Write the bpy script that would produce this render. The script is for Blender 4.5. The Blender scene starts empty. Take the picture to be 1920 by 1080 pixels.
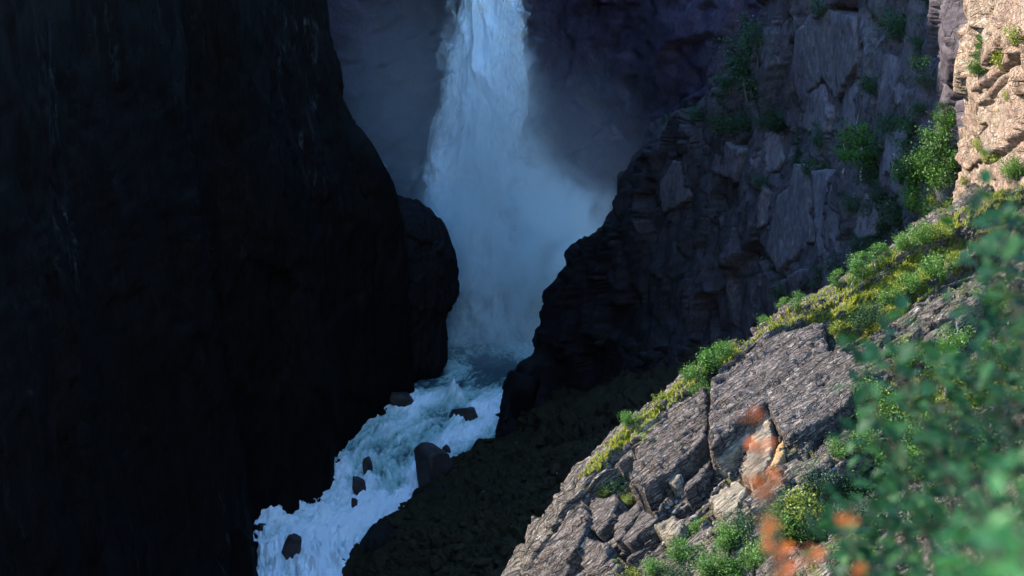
import bpy, math, random
import numpy as np
from mathutils import Vector, Matrix
from mathutils.bvhtree import BVHTree
from mathutils.geometry import delaunay_2d_cdt

scene = bpy.context.scene
COL = scene.collection
R = math.radians
random.seed(7)
rng = np.random.default_rng(7)

# ------------------------------------------------------------------ camera
CAM_H, PITCH, F = 150.0, R(15), 2637.0          # eye height, downward pitch, focal length in photo pixels
cam = bpy.data.cameras.new('camera')
cam_o = bpy.data.objects.new('camera', cam)
COL.objects.link(cam_o)
cam_o.location = (0, 0, CAM_H)
cam_o.rotation_euler = (R(90) - PITCH, 0, 0)
cam.sensor_width = 36
cam.lens = 36 * F / 1920
cam.clip_end = 5000
cam.dof.use_dof = True
cam.dof.focus_distance = 170
cam.dof.aperture_fstop = 1.6
scene.camera = cam_o

# ------------------------------------------------------------------ sky, sun, exposure
SUN_EL, SUN_ROT = R(35), R(287)
w = bpy.data.worlds.new('World'); scene.world = w; w.use_nodes = True
sky = w.node_tree.nodes.new('ShaderNodeTexSky'); sky.sky_type = 'NISHITA'; sky.sun_disc = False
sky.sun_elevation = SUN_EL; sky.sun_rotation = SUN_ROT
sky.ozone_density = 10.0; sky.dust_density = 0.0; sky.air_density = 2.0; sky.altitude = 0
w.node_tree.links.new(sky.outputs[0], w.node_tree.nodes['Background'].inputs[0])
w.node_tree.nodes['Background'].inputs[1].default_value = 0.15
sl = bpy.data.lights.new('sun', 'SUN'); sl.energy = 3.6; sl.angle = R(0.5); sl.color = (1, .91, .76)
so = bpy.data.objects.new('sun', sl); COL.objects.link(so)
sd = Vector((math.sin(SUN_ROT) * math.cos(SUN_EL), math.cos(SUN_ROT) * math.cos(SUN_EL), math.sin(SUN_EL)))
so.rotation_euler = sd.to_track_quat('Z', 'Y').to_euler()
so.location = (-200, -200, 500)
scene.view_settings.view_transform = 'Standard'
scene.view_settings.look = 'None'
scene.view_settings.gamma = 1
scene.view_settings.exposure = 2.27
scene.render.engine = 'CYCLES'
cy = scene.cycles
cy.adaptive_threshold = .03; cy.max_bounces = 11; cy.diffuse_bounces = 2; cy.glossy_bounces = 2; cy.transmission_bounces = 3
cy.transparent_max_bounces = 12; cy.volume_bounces = 10
cy.volume_step_rate = .2; cy.volume_max_steps = 256
cy.caustics_reflective = False; cy.caustics_refractive = False
cy.use_denoising = True

# ------------------------------------------------------------------ helpers: space
cp, sp = math.cos(PITCH), math.sin(PITCH)
def ray(px, py):
    u, v = (px - 960) / F, (540 - py) / F
    return Vector((u, cp + v * sp, -sp + v * cp))
def at(px, py, Y):
    d = ray(px, py)
    return Vector((0, 0, CAM_H)) + d * (Y / d.y)
def atz(px, py, z):
    d = ray(px, py)
    return Vector((0, 0, CAM_H)) + d * ((z - CAM_H) / d.z)

# ------------------------------------------------------------------ helpers: noise
def _hash(ix, iy, iz, seed):
    h = (ix.astype(np.uint32) * np.uint32(374761393)) ^ (iy.astype(np.uint32) * np.uint32(668265263)) \
        ^ (iz.astype(np.uint32) * np.uint32(2246822519)) ^ np.uint32((seed * 3266489917) & 0xffffffff)
    h ^= h >> np.uint32(15); h *= np.uint32(2246822519); h ^= h >> np.uint32(13)
    h *= np.uint32(3266489917); h ^= h >> np.uint32(16)
    return h
def _r(h, k):
    h = (h ^ np.uint32((k * 2654435761) & 0xffffffff)); h = h * np.uint32(2246822519); h ^= h >> np.uint32(15)
    h = h * np.uint32(374761393); h ^= h >> np.uint32(14)
    return (h & np.uint32(0xffffff)).astype(np.float32) / np.float32(0xffffff)
def vnoise(p, seed=0):
    i = np.floor(p).astype(np.int64); f = (p - i).astype(np.float32); f = f * f * f * (f * (f * 6 - 15) + 10)
    o = np.zeros(len(p), np.float32)
    for dx in (0, 1):
        wx = f[:, 0] if dx else 1 - f[:, 0]
        for dy in (0, 1):
            wy = f[:, 1] if dy else 1 - f[:, 1]
            for dz in (0, 1):
                wz = f[:, 2] if dz else 1 - f[:, 2]
                o += wx * wy * wz * (_hash(i[:, 0] + dx, i[:, 1] + dy, i[:, 2] + dz, seed) / np.float32(4294967295))
    return o * 2 - 1
def fbm(p, seed=0, oct=4, gain=.5):
    o = 0; a = 1; s = 0
    for k in range(oct):
        o = o + a * vnoise(p * (2.03 ** k) + 17.3 * k, seed + k); s += a; a *= gain
    return o / s
def cells(p, seed=0):
    """worley: nearest feature offset, id hash, F2-F1"""
    i = np.floor(p).astype(np.int64)
    n = len(p); f1 = np.full(n, 9., np.float32); f2 = f1.copy(); bid = np.zeros(n, np.uint32)
    off = np.zeros((n, 3), np.float32)
    for dx in (-1, 0, 1):
        for dy in (-1, 0, 1):
            for dz in (-1, 0, 1):
                jx, jy, jz = i[:, 0] + dx, i[:, 1] + dy, i[:, 2] + dz
                h = _hash(jx, jy, jz, seed)
                d = np.stack([p[:, 0] - jx - _r(h, 1), p[:, 1] - jy - _r(h, 2), p[:, 2] - jz - _r(h, 3)], 1).astype(np.float32)
                q = np.einsum('ij,ij->i', d, d)
                m = q < f1
                f2 = np.where(m, f1, np.minimum(f2, q))
                f1 = np.where(m, q, f1); bid = np.where(m, h, bid)
                off[m] = d[m]
    return off, bid, np.sqrt(f2) - np.sqrt(f1)
def facets(p, seed, step, tilt, crack=0., cw=.06):
    """blocky jointed relief: every cell has its own height and its own tilted face"""
    off, h, e = cells(p, seed)
    d = (_r(h, 7) - .5) * step
    for k in range(3):
        d += (_r(h, 11 + k) - .5) * off[:, k] * tilt
    if crack: d -= crack * np.clip(1 - e / cw, 0, 1)
    return d

# ------------------------------------------------------------------ helpers: meshes
def mesh_from(name, V, Fq, mat=None, smooth=False, uv=None):
    me = bpy.data.meshes.new(name)
    V = np.asarray(V, np.float32); Fq = np.asarray(Fq, np.int32)
    n = Fq.shape[1]
    me.vertices.add(len(V)); me.vertices.foreach_set('co', V.ravel())
    me.loops.add(Fq.size); me.loops.foreach_set('vertex_index', Fq.ravel())
    me.polygons.add(len(Fq)); me.polygons.foreach_set('loop_start', np.arange(0, Fq.size, n, dtype=np.int32))
    if smooth: me.polygons.foreach_set('use_smooth', np.ones(len(Fq), bool))
    if uv is not None:
        l = me.uv_layers.new(name='flow'); l.data.foreach_set('uv', np.asarray(uv, np.float32)[Fq.ravel()].ravel())
    me.update(calc_edges=True)
    if mat: me.materials.append(mat)
    return me
def link(name, me, parent=None, loc=None, kind=None, label=None, cat=None, group=None):
    o = bpy.data.objects.new(name, me); COL.objects.link(o)
    if parent: o.parent = parent
    if loc is not None: o.location = loc
    if kind: o['kind'] = kind
    if label: o['label'] = label
    if cat: o['category'] = cat
    if group: o['group'] = group
    return o
def grid_faces(r, c):
    a = np.arange(r * c).reshape(r, c)
    return np.stack([a[:-1, :-1], a[:-1, 1:], a[1:, 1:], a[1:, :-1]], -1).reshape(-1, 4)
def _cr(P, counts):
    """Catmull-Rom along axis 0, counts = samples per interval"""
    n = len(P); out = []
    for k in range(n - 1):
        p1, p2 = P[k], P[k + 1]
        p0 = P[k - 1] if k else 2 * p1 - p2
        p3 = P[k + 2] if k + 2 < n else 2 * p2 - p1
        t = np.linspace(0, 1, counts[k], endpoint=False)
        if k == n - 2: t = np.append(t, 1.)
        t = t.reshape((-1,) + (1,) * (P.ndim - 1))
        out.append(.5 * (2 * p1 + (p2 - p0) * t + (2 * p0 - 5 * p1 + 4 * p2 - p3) * t * t + (3 * p1 - p0 - 3 * p2 + p3) * t ** 3))
    return np.concatenate(out)
def patch(ctrl, nr, nc):
    P = np.array([[tuple(q) for q in row] for row in ctrl], float)
    P = _cr(P, nr)
    return _cr(P.transpose(1, 0, 2), nc).transpose(1, 0, 2)
def normals(P, ref):
    du = np.gradient(P, axis=0); dv = np.gradient(P, axis=1)
    n = np.cross(du, dv); n /= np.linalg.norm(n, axis=2, keepdims=True) + 1e-9
    s = np.sign(((np.array(ref) - P) * n).sum(2).mean())
    return n * s
GROUND = {}
def terrain(name, P, disp, mat, ref=(0, 0, 150), kind='structure', key=None, smooth=False, **kw):
    N = normals(P, ref)
    r, c = P.shape[:2]
    V = (P + N * disp.reshape(r, c)[..., None])
    me = mesh_from(name, V.reshape(-1, 3), grid_faces(r, c), mat, smooth)
    s = V[::3, ::3]
    GROUND[name] = BVHTree.FromPolygons(s.reshape(-1, 3).tolist(), grid_faces(*s.shape[:2]).tolist())
    return link(name, me, kind=kind, **kw)
def hit(px, py, names=None):
    d = ray(px, py).normalized(); best = None
    for k in (names or [g_ for g_ in GROUND if g_ != 'slope_bed']):
        h = GROUND[k].ray_cast(Vector((0, 0, CAM_H)), d)
        if h[0] is not None and (best is None or h[3] < best[2]): best = (h[0], h[1], h[3], k)
    return best

# ------------------------------------------------------------------ helpers: materials
class NT:
    def __init__(s, name):
        s.m = bpy.data.materials.new(name); s.m.use_nodes = True
        s.t = s.m.node_tree; s.t.nodes.clear()
        s.out = s.t.nodes.new('ShaderNodeOutputMaterial')
    def n(s, typ, ins=None, **props):
        o = s.t.nodes.new('ShaderNode' + typ)
        for k, v in props.items(): setattr(o, k, v)
        for k, v in (ins or {}).items(): s.put(o.inputs[k], v)
        return o
    def put(s, sock, v):
        if hasattr(v, 'is_output') or isinstance(v, bpy.types.NodeSocket): s.t.links.new(v, sock)
        elif isinstance(v, bpy.types.Node): s.t.links.new(v.outputs[0], sock)
        else: sock.default_value = v
    def coord(s, scale=(1, 1, 1), rot=(0, 0, 0), kind='Object'):
        v = s.n('TexCoord').outputs[kind]
        if any(rot): v = s.n('Mapping', {'Vector': v, 'Rotation': rot}).outputs[0]
        return s.n('Mapping', {'Vector': v, 'Scale': scale})
    def noise(s, co, scale, detail=5, rough=.6, dist=0.):
        return s.n('TexNoise', {'Vector': co, 'Scale': scale, 'Detail': detail, 'Roughness': rough, 'Distortion': dist}).outputs['Fac']
    def ramp(s, fac, *stops):
        o = s.n('ValToRGB', {'Fac': fac}); e = o.color_ramp.elements
        while len(e) < len(stops): e.new(.5)
        for k, (p, c) in enumerate(stops):
            e[k].position = p; e[k].color = (c, c, c, 1) if isinstance(c, (int, float)) else (*c, 1)
        return o.outputs['Color']
    def mix(s, f, a, b, typ='MIX'):
        o = s.n('MixRGB', {'Fac': f, 'Color1': a, 'Color2': b}, blend_type=typ); return o.outputs[0]
    def math(s, op, a, b=0.):
        return s.n('Math', {0: a, 1: b}, operation=op).outputs[0]
    def surf(s, sh): s.t.links.new(sh.outputs[0], s.out.inputs['Surface']); return s.m
def c4(c): return (*c, 1)

def rock(name, cols, bed=(1, 1, 1), rot=(0, 0, 0), speck=.0, moss=None, stain=None, rough=.85, spec=.3, bump=.5, bscale=1., pale=None, wet=False, glint=False, spray_shade=False, grain=0., mossthr=.62):
    t = NT(name)
    co = t.coord(bed, rot)
    g = t.coord()
    big = t.noise(co, .12 * bscale, 4, .6, .6)
    c = t.ramp(big, (.28, cols[0]), (.5, cols[1]), (.72, cols[2]))
    fine = t.noise(co, 1.3 * bscale, 6, .72)
    c = t.mix(1., c, t.ramp(fine, (.28, .3), (.5, 1.), (.72, 1.75)), 'MULTIPLY')
    if grain:
        gr = t.noise(t.coord((.55, 1.1, 1.1), rot), 3.2, 4, .8)
        c = t.mix(grain, c, t.mix(1., c, t.ramp(gr, (.34, .22), (.5, .9), (.66, 2.1)), 'MULTIPLY'))
        fk = t.noise(t.coord((.45, 1.8, 1.8), rot), 1.5, 5, .8, .6)
        c = t.mix(t.ramp(fk, (.58, 0.), (.64, grain * .85)), c, (.38, .355, .325, 1))
        c = t.mix(t.ramp(fk, (.33, grain * .8), (.40, 0.)), c, (.02, .018, .018, 1))
        wc = t.mix(.1, t.coord((.10, 1., 1.), rot), t.n('TexNoise', {'Vector': t.coord((.4, .6, .6), rot), 'Scale': .7, 'Detail': 3.}).outputs['Color'], 'ADD')
        f1 = t.n('TexVoronoi', {'Vector': wc, 'Scale': 1.1}, feature='DISTANCE_TO_EDGE').outputs['Distance']
        f2 = t.n('TexVoronoi', {'Vector': wc, 'Scale': 3.}, feature='DISTANCE_TO_EDGE').outputs['Distance']
        fr = t.math('MULTIPLY', t.ramp(f1, (.0, .0), (.05, 1.)), t.ramp(f2, (.0, .35), (.06, 1.)))
        c = t.mix(t.math('MULTIPLY', t.math('SUBTRACT', 1., fr), grain), c, (.012, .011, .010, 1))
    st = t.noise(co, .5 * bscale, 3, .7, .8)
    c = t.mix(t.ramp(st, (.56, 0.), (.68, .55)), c, c4(cols[3]))
    if stain:
        sn = t.noise(co, .33 * bscale, 4, .55, .4)
        c = t.mix(t.ramp(sn, (.64, 0.), (.72, .8)), c, c4(stain))
    if pale:
        sn = t.noise(t.coord((bed[0] * 1.0, bed[1] * 1.0, bed[2]), rot), .9 * bscale, 5, .75)
        c = t.mix(t.ramp(sn, (.58, 0.), (.68, .75)), c, c4(pale))
    if speck:
        vo = t.n('TexVoronoi', {'Vector': g, 'Scale': 5.5, 'Randomness': 1.})
        pn = t.noise(g, .55, 3)
        f = t.math('MULTIPLY', t.ramp(vo.outputs['Distance'], (.10, 1.), (.24, 0.)), t.ramp(pn, (.44, 0.), (.66, speck)))
        c = t.mix(f, c, (.42, .39, .35, 1))
    cr = t.n('TexVoronoi', {'Vector': t.mix(.12, co, t.n('TexNoise', {'Vector': co, 'Scale': .8, 'Detail': 2.}).outputs['Color'], 'ADD'), 'Scale': .42 * bscale}, feature='DISTANCE_TO_EDGE').outputs['Distance']
    crk = t.ramp(cr, (0., 0.), (.035, 1.))
    if moss:
        geo = t.n('NewGeometry'); nz = t.n('SeparateXYZ', {0: geo.outputs['Normal']}).outputs['Z']
        mn = t.noise(g, .35, 5, .65)
        f = t.math('ADD', t.math('MULTIPLY', nz, .55), t.math('MULTIPLY', mn, .6))
        mc = t.mix(t.noise(g, 2.2, 4), c4(moss[0]), c4(moss[1]))
        c = t.mix(t.ramp(f, (mossthr, 0.), (mossthr + .1, 1.)), c, mc)
    h = t.math('ADD', t.math('MULTIPLY', fine, .6), t.math('MULTIPLY', t.noise(g, 3.5, 4, .7), .35))
    if grain: h = t.math('ADD', h, t.math('ADD', t.math('MULTIPLY', gr, .5), t.math('MULTIPLY', fr, .5)))
    h = t.math('ADD', h, t.math('MULTIPLY', crk, .25))
    b = t.n('Bump', {'Height': h, 'Strength': bump, 'Distance': .6})
    rg = rough
    if glint:                                     # seeping water: narrow glossy streaks
        gl = t.math('MULTIPLY', t.ramp(t.noise(t.coord((1, 1, .3)), .25, 6, .75), (.55, 0.), (.66, 1.)), t.ramp(t.noise(t.coord((1, 1, .25)), .035, 3, .6), (.55, 0.), (.68, 1.)))
        spec = t.math('ADD', t.math('MULTIPLY', gl, .7), spec); rg = t.ramp(gl, (0., .7), (1., .28))
    if spray_shade:                                     # darkens near the falls: wet rock plus low-gorge shade painted into the colour
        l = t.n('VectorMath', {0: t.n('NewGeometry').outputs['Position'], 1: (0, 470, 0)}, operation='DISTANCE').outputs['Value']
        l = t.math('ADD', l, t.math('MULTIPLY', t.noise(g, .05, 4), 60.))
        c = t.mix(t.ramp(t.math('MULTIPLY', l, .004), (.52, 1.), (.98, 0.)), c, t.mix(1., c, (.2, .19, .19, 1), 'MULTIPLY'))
    if wet: rg = t.ramp(t.noise(t.coord((1, 1, .18)), .16, 5, .7), (.45, .75), (.62, .22))
    p = t.n('BsdfPrincipled', {'Base Color': c, 'Roughness': rg, 'Specular IOR Level': spec, 'Normal': b})
    return t.surf(p)

# bedding on the sunlit slope runs up to the right: stretch along it
e1 = np.array([.80, .36, .47]); e1 /= np.linalg.norm(e1)
e3 = np.array([-.42, -.28, .86]); e3 -= e1 * (e1 @ e3); e3 /= np.linalg.norm(e3)
e2 = np.cross(e3, e1)
FR = np.stack([e1, e2, e3], 1)                 # along the ridge, across the face, out of it
BED_ROT = tuple(Matrix(FR.T.tolist()).to_euler('XYZ'))
M = {}
M['slope'] = rock('sunlit slope rock', [(0.071, 0.0528, 0.046), (0.1076, 0.0831, 0.0691), (0.1539, 0.1241, 0.0968), (0.0404, 0.0333, 0.0286)], (.3, 1.3, 1.3), BED_ROT, .9,
                  ((.05, .10, .02), (.13, .12, .03)), (.20, .17, .09), bump=1., grain=1., pale=(.21, .185, .16), mossthr=.80)
M['slab'] = rock('purple grey slab', [(0.071, 0.0523, 0.0467), (0.0958, 0.0735, 0.0641), (0.1312, 0.1032, 0.085), (0.0411, 0.0329, 0.0287)], (.22, 1.5, 1.5), BED_ROT, .9,
                 bump=1., grain=.9, pale=(.19, .168, .15))
M['ochre'] = rock('ochre stained stone', [(0.1463, 0.1232, 0.0942), (0.1848, 0.1463, 0.1021), (0.2233, 0.1925, 0.1571), (0.1001, 0.0886, 0.0785)], (.3, 1.3, 1.3), BED_ROT, .4, stain=(.36, .2, .03), bump=.7, grain=.5)
M['orange'] = rock('orange lichen stone', [(0.1848, 0.1213, 0.0715), (0.2218, 0.1213, 0.0408), (0.1971, 0.1502, 0.1531), (0.1232, 0.0924, 0.1021)], (1, 1, 1), BED_ROT, .3, stain=(.36, .19, .04), bump=.5)
M['rubble'] = rock('broken pale stone', [(0.1309, 0.1193, 0.106), (0.1771, 0.1578, 0.1414), (0.231, 0.2002, 0.1767), (0.0924, 0.0847, 0.0785)], (1, 1, 1), (0, 0, 0), .4, stain=(.48, .33, .16), bump=.5, bscale=2.)
M['cliff'] = rock('shaded cliff rock', [(0.0437, 0.0352, 0.0417), (0.0648, 0.0522, 0.0618), (0.0903, 0.0756, 0.0852), (0.027, 0.0233, 0.0268)], (1., 1., .45), (0, R(-12), 0), .25, spray_shade=True, spec=.15, moss=
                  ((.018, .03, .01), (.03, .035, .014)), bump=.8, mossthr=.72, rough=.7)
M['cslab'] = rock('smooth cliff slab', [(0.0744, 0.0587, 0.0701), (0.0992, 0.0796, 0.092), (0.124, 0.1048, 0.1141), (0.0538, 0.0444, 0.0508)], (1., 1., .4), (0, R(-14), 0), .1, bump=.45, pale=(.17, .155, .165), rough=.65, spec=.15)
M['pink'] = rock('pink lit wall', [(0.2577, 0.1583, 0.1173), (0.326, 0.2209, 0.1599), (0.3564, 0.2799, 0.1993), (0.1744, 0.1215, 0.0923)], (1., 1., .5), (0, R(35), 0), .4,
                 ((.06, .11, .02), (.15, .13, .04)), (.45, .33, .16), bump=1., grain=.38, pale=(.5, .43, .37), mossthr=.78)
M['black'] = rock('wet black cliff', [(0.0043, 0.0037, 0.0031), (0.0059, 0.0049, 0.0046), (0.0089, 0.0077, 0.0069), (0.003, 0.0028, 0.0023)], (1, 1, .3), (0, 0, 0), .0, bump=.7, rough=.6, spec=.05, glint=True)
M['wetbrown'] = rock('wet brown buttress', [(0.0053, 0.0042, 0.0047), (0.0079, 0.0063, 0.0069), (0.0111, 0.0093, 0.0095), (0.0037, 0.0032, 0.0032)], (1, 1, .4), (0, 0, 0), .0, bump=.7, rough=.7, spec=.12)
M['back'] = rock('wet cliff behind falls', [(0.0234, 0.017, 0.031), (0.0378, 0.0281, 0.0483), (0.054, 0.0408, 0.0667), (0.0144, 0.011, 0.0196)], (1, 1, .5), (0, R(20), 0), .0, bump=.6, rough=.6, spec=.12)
M['boulder'] = rock('wet brown boulder', [(0.0304, 0.0216, 0.02), (0.044, 0.032, 0.0312), (0.06, 0.0464, 0.0448), (0.0192, 0.0144, 0.0136)], (1, 1, 1), (0, 0, 0), .0, bump=.5, rough=.55, spec=.2)
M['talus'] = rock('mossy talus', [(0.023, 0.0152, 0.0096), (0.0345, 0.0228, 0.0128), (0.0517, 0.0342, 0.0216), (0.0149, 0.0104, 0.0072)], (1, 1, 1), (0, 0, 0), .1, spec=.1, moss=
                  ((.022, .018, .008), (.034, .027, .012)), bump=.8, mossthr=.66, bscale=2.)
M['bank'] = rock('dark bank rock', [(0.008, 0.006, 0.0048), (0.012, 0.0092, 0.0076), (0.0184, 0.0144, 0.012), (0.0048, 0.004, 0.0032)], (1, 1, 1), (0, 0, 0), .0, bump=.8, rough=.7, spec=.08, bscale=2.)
M['earth'] = rock('earth under grass', [(.07, .08, .03), (.10, .10, .04), (.14, .11, .05), (.05, .05, .03)], (1, 1, 1), bump=.5, bscale=2.)

def leafmat(name, a, b, c, trans=.35, rough=.5, spec=.3):
    t = NT(name)
    g = t.n('NewGeometry'); oi = t.n('ObjectInfo')
    f = t.math('ADD', t.math('MULTIPLY', g.outputs['Random Per Island'], .75), t.math('MULTIPLY', oi.outputs['Random'], .25))
    col = t.ramp(f, (.1, a), (.55, b), (.95, c))
    p = t.n('BsdfPrincipled', {'Base Color': col, 'Roughness': rough, 'Specular IOR Level': spec})
    tr = t.n('BsdfTranslucent', {'Color': t.mix(1., col, (1.1, 1.25, .6, 1), 'MULTIPLY')})
    return t.surf(t.n('MixShader', {0: trans, 1: p, 2: tr}))
M['leaf'] = leafmat('birch leaves', (.036, .10, .018), (.066, .15, .026), (.13, .21, .042))
M['leaf2'] = leafmat('willow leaves', (.015, .042, .018), (.026, .066, .025), (.05, .10, .034))
M['leaf3'] = leafmat('yellowing leaves', (.11, .16, .022), (.17, .21, .035), (.28, .23, .045))
M['needle'] = leafmat('dark needles', (.012, .028, .014), (.018, .04, .02), (.028, .055, .025), .1)
M['fgleaf'] = leafmat('blue green leaves', (.003, .018, .008), (.011, .05, .018), (.042, .115, .028), .35, .5, .1)
M['fgleaf2'] = leafmat('bright green leaves', (.018, .09, .022), (.035, .14, .034), (.075, .2, .04), .45, .45, .3)
M['fgorange'] = leafmat('orange autumn leaves', (.28, .06, .008), (.42, .10, .012), (.52, .16, .02), .4)
M['grass'] = leafmat('grass blades', (.12, .18, .025), (.21, .26, .04), (.36, .29, .07), .35)
M['moss'] = leafmat('low heather and moss', (.10, .13, .02), (.19, .16, .035), (.28, .15, .04), .2)
M['dgrass'] = leafmat('dark grass', (.018, .016, .007), (.026, .022, .009), (.036, .029, .013), .15)
def plain(name, col, rough=.8):
    t = NT(name); g = t.coord()
    c = t.mix(t.ramp(t.noise(g, 6., 5), (.35, .5), (.65, 1.2)), c4(col), c4([x * .5 for x in col]))
    return t.surf(t.n('BsdfPrincipled', {'Base Color': c, 'Roughness': rough}))
M['bark'] = plain('brown bark', (.12, .09, .06)); M['birchbark'] = plain('pale birch bark', (.5, .47, .42))

# ================================================================== SETTING
# river elevation along Y (far pool 0 m, falling towards the viewer)
RY = [300, 336, 368, 392, 408, 420, 433, 445, 470, 520]
RZ = [-22, -18.5, -14.5, -11.5, -9, -5.5, -2.2, -.8, 0, 0]
def rz(y): return np.interp(y, RY, RZ)
def river_at(px, py):
    z = -5.
    for _ in range(30):
        p = atz(px, py, z); z = .5 * z + .5 * float(rz(p.y))
    return atz(px, py, z)

# --- left cliff: stations along the gorge (near -> far), levels upward
def shore(px, py): p = river_at(px, py); return (p.x, p.y)
base = [(-330, 50), (-115, 57), (-92, 62), (-78, 75), (-77, 110), (-77, 150), (-77, 175), (-77, 200), (-78, 245), (-78, 262), (-79, 276), (-79, 295), shore(472, 1085), shore(476, 985), shore(560, 955), shore(622, 905), shore(636, 845), shore(708, 775), shore(770, 738), (-38, 445), (-46, 470), (-56, 520), (-66, 600)]
rim = [115, 118, 120, 122, 128, 142, 180, 206, 216, 213, 238, 280, 290, 290, 290, 290, 290, 290, 290, 290, 290, 290, 290]  # out-of-view rim and near stretch, shaped to set the edge of the gorge shadow
NB = 15                                            # stations that follow the base line; the others are given level by level
def lev(z, lean, tab):
    o = []
    for k in range(NB):
        x, y = base[k]; top = rim[k]
        zz = z if z <= 60 else 60 + (z - 60) * min(1, (top - 60) / 100)
        o.append((x - (lean if k > 3 else 0), y, zz))
    for k, (x, y) in enumerate(tab): o.append((x, y, z))
    return o
B = base
left_rows = [
    [(x + 6, y, -45) for x, y in B],
    [(x + 1, y, float(rz(y)) - 1) for x, y in B],
    lev(14, 2, [(-53, 378), (-51, 404), (-42, 418), (-32, 430), (-40, 446), (-50, 470), (-58, 520), (-68, 600)]),
    lev(30, 4, [(-55, 382), (-51, 404), (-43, 418), (-32, 430), (-41, 446), (-52, 470), (-60, 520), (-70, 600)]),
    lev(48, 6, [(-57, 384), (-53, 404), (-45, 418), (-33, 430), (-42, 446), (-54, 470), (-62, 520), (-72, 600)]),
    lev(60, 7, [(-58, 384), (-54, 402), (-47, 415), (-34, 429), (-43, 446), (-56, 470), (-64, 520), (-72, 600)]),
    lev(72, 8, [(-60, 384), (-56, 402), (-49, 415), (-37.5, 428), (-46, 446), (-58, 470), (-66, 520), (-74, 600)]),
    lev(82, 9, [(-62, 384), (-59, 402), (-53, 415), (-43.5, 428), (-51, 446), (-60, 470), (-68, 520), (-76, 600)]),
    lev(91, 10, [(-65, 384), (-62, 402), (-57, 415), (-49.5, 428), (-56, 446), (-64, 470), (-70, 520), (-78, 600)]),
    lev(102, 11, [(-67, 384), (-64, 402), (-59, 415), (-52.5, 428), (-59, 446), (-67, 470), (-74, 520), (-82, 600)]),
    lev(128, 12, [(-70, 384), (-67, 402), (-62, 415), (-56.5, 430), (-63, 446), (-72, 470), (-78, 520), (-86, 600)]),
]
up = left_rows[-1]
left_rows.append([(x - (4 if k > 3 else 0), y, z + (rim[k] - z) * .5) for k, (x, y, z) in enumerate(up)])
left_rows.append([(x - (9 if k > 3 else 0), y, rim[k]) for k, (x, y, z) in enumerate(up)])
left_rows.append([(x - 240, y, rim[k] + 14) for k, (x, y, z) in enumerate(up)])
P = patch(left_rows, [6, 14, 14, 16, 12, 12, 12, 10, 10, 18, 24, 20, 6], [3, 4, 6, 8, 10, 8, 12, 14, 10, 12, 14, 16, 16, 16, 16, 16, 18, 18, 16, 12, 6, 6])
q = P.reshape(-1, 3)
dsp = facets(q * [.055, .055, .022], 3, 1.8, 2.6) + facets(q * [.14, .14, .06], 5, 1.1, 1.4, .3) + facets(q * [.4, .4, .15], 6, .4, .5) + .5 * fbm(q * .25, 9, 4)
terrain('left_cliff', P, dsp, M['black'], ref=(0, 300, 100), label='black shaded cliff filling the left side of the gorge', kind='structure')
# --- lower buttress that steps out behind it, at the pool
bt = [(-12, -24.5), (-1, -23.5), (5, -21.5), (15, -22.0), (22, -20.0), (26, -19.0), (36, -19.3), (45, -21.5), (50, -23.8), (54, -27.5), (56, -32), (58, -45)]
P = patch([[(-50, 426, z), (x - 17, 436, z), (x - 8, 441, z), (x - 2.5, 446, z), (x, 452, z), (x - 1, 458, z), (x - 7, 468, z), (x - 24, 486, z)] for z, x in bt], [14, 14, 18, 14, 14, 18, 18, 14, 10, 10, 8], [14, 22, 24, 22, 22, 14, 6])
q = P.reshape(-1, 3)
dsp = facets(q * [.1, .1, .05], 13, 1.6, 2.2) + facets(q * [.25, .25, .12], 14, 1.0, 1.2, .3) + facets(q * [.6, .6, .3], 16, .35, .5) + .3 * fbm(q * .3, 15, 3)
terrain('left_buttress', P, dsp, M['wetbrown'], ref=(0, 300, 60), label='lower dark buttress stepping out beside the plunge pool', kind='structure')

# --- wall behind the falls
bx = [(-110, 560), (-84, 530), (-60, 522), (-35, 520), (-14, 521), (-4, 523), (6, 522), (16, 515), (30, 500), (46, 480), (62, 455), (82, 425), (105, 395), (135, 370)]
bl = [(-20, 0), (20, 0), (50, 1.5), (75, 3), (100, 4), (125, 5.5), (150, 7), (182, 10), (196, 24), (205, 140)]
P = patch([[(x, y + o + 6 * math.sin(z * .05 + x * .1), z + (0 if z < 170 else 8 * math.cos(x * .07) - 8 * math.exp(-((x + 2) / 12) ** 2))) for x, y in bx] for z, o in bl],
          [14, 28, 26, 26, 26, 24, 16, 8, 6], [4, 12, 16, 14, 10, 10, 14, 16, 20, 20, 20, 14, 8])
q = P.reshape(-1, 3)
qr = np.stack([q[:, 0] * .8 + q[:, 2] * .5, q[:, 1], q[:, 2] * .8 - q[:, 0] * .5], 1)
dsp = facets(qr * [.05, .05, .07], 21, 3.4, 4.2) + facets(qr * [.13, .13, .2], 22, 1.6, 1.5) + .6 * fbm(q * .2, 23, 4)
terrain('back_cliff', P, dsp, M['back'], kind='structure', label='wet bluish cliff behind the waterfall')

def carve(P, q, dsp, lines, depth, wid):
    """open joints: cut narrow clefts along lines on the face"""
    cb = BVHTree.FromPolygons(P[::3, ::3].reshape(-1, 3).tolist(), grid_faces(*P[::3, ::3].shape[:2]).tolist())
    for ln in lines:
        hp = [cb.ray_cast(Vector((0, 0, CAM_H)), ray(*p).normalized())[0] for p in ln]
        hp = [np.array(h) for h in hp if h is not None]
        dm = np.full(len(q), 1e9)
        for a, b in zip(hp[:-1], hp[1:]):
            ab = b - a; tt = np.clip(((q - a) @ ab) / (ab @ ab), 0, 1); dm = np.minimum(dm, np.linalg.norm(q - a - tt[:, None] * ab, axis=1))
        dm = dm + wid * .6 * fbm(q * .5 / wid, 67, 2)
        dsp = dsp - depth * np.clip(1.5 - dm / wid, 0, 1)
    return dsp

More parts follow.
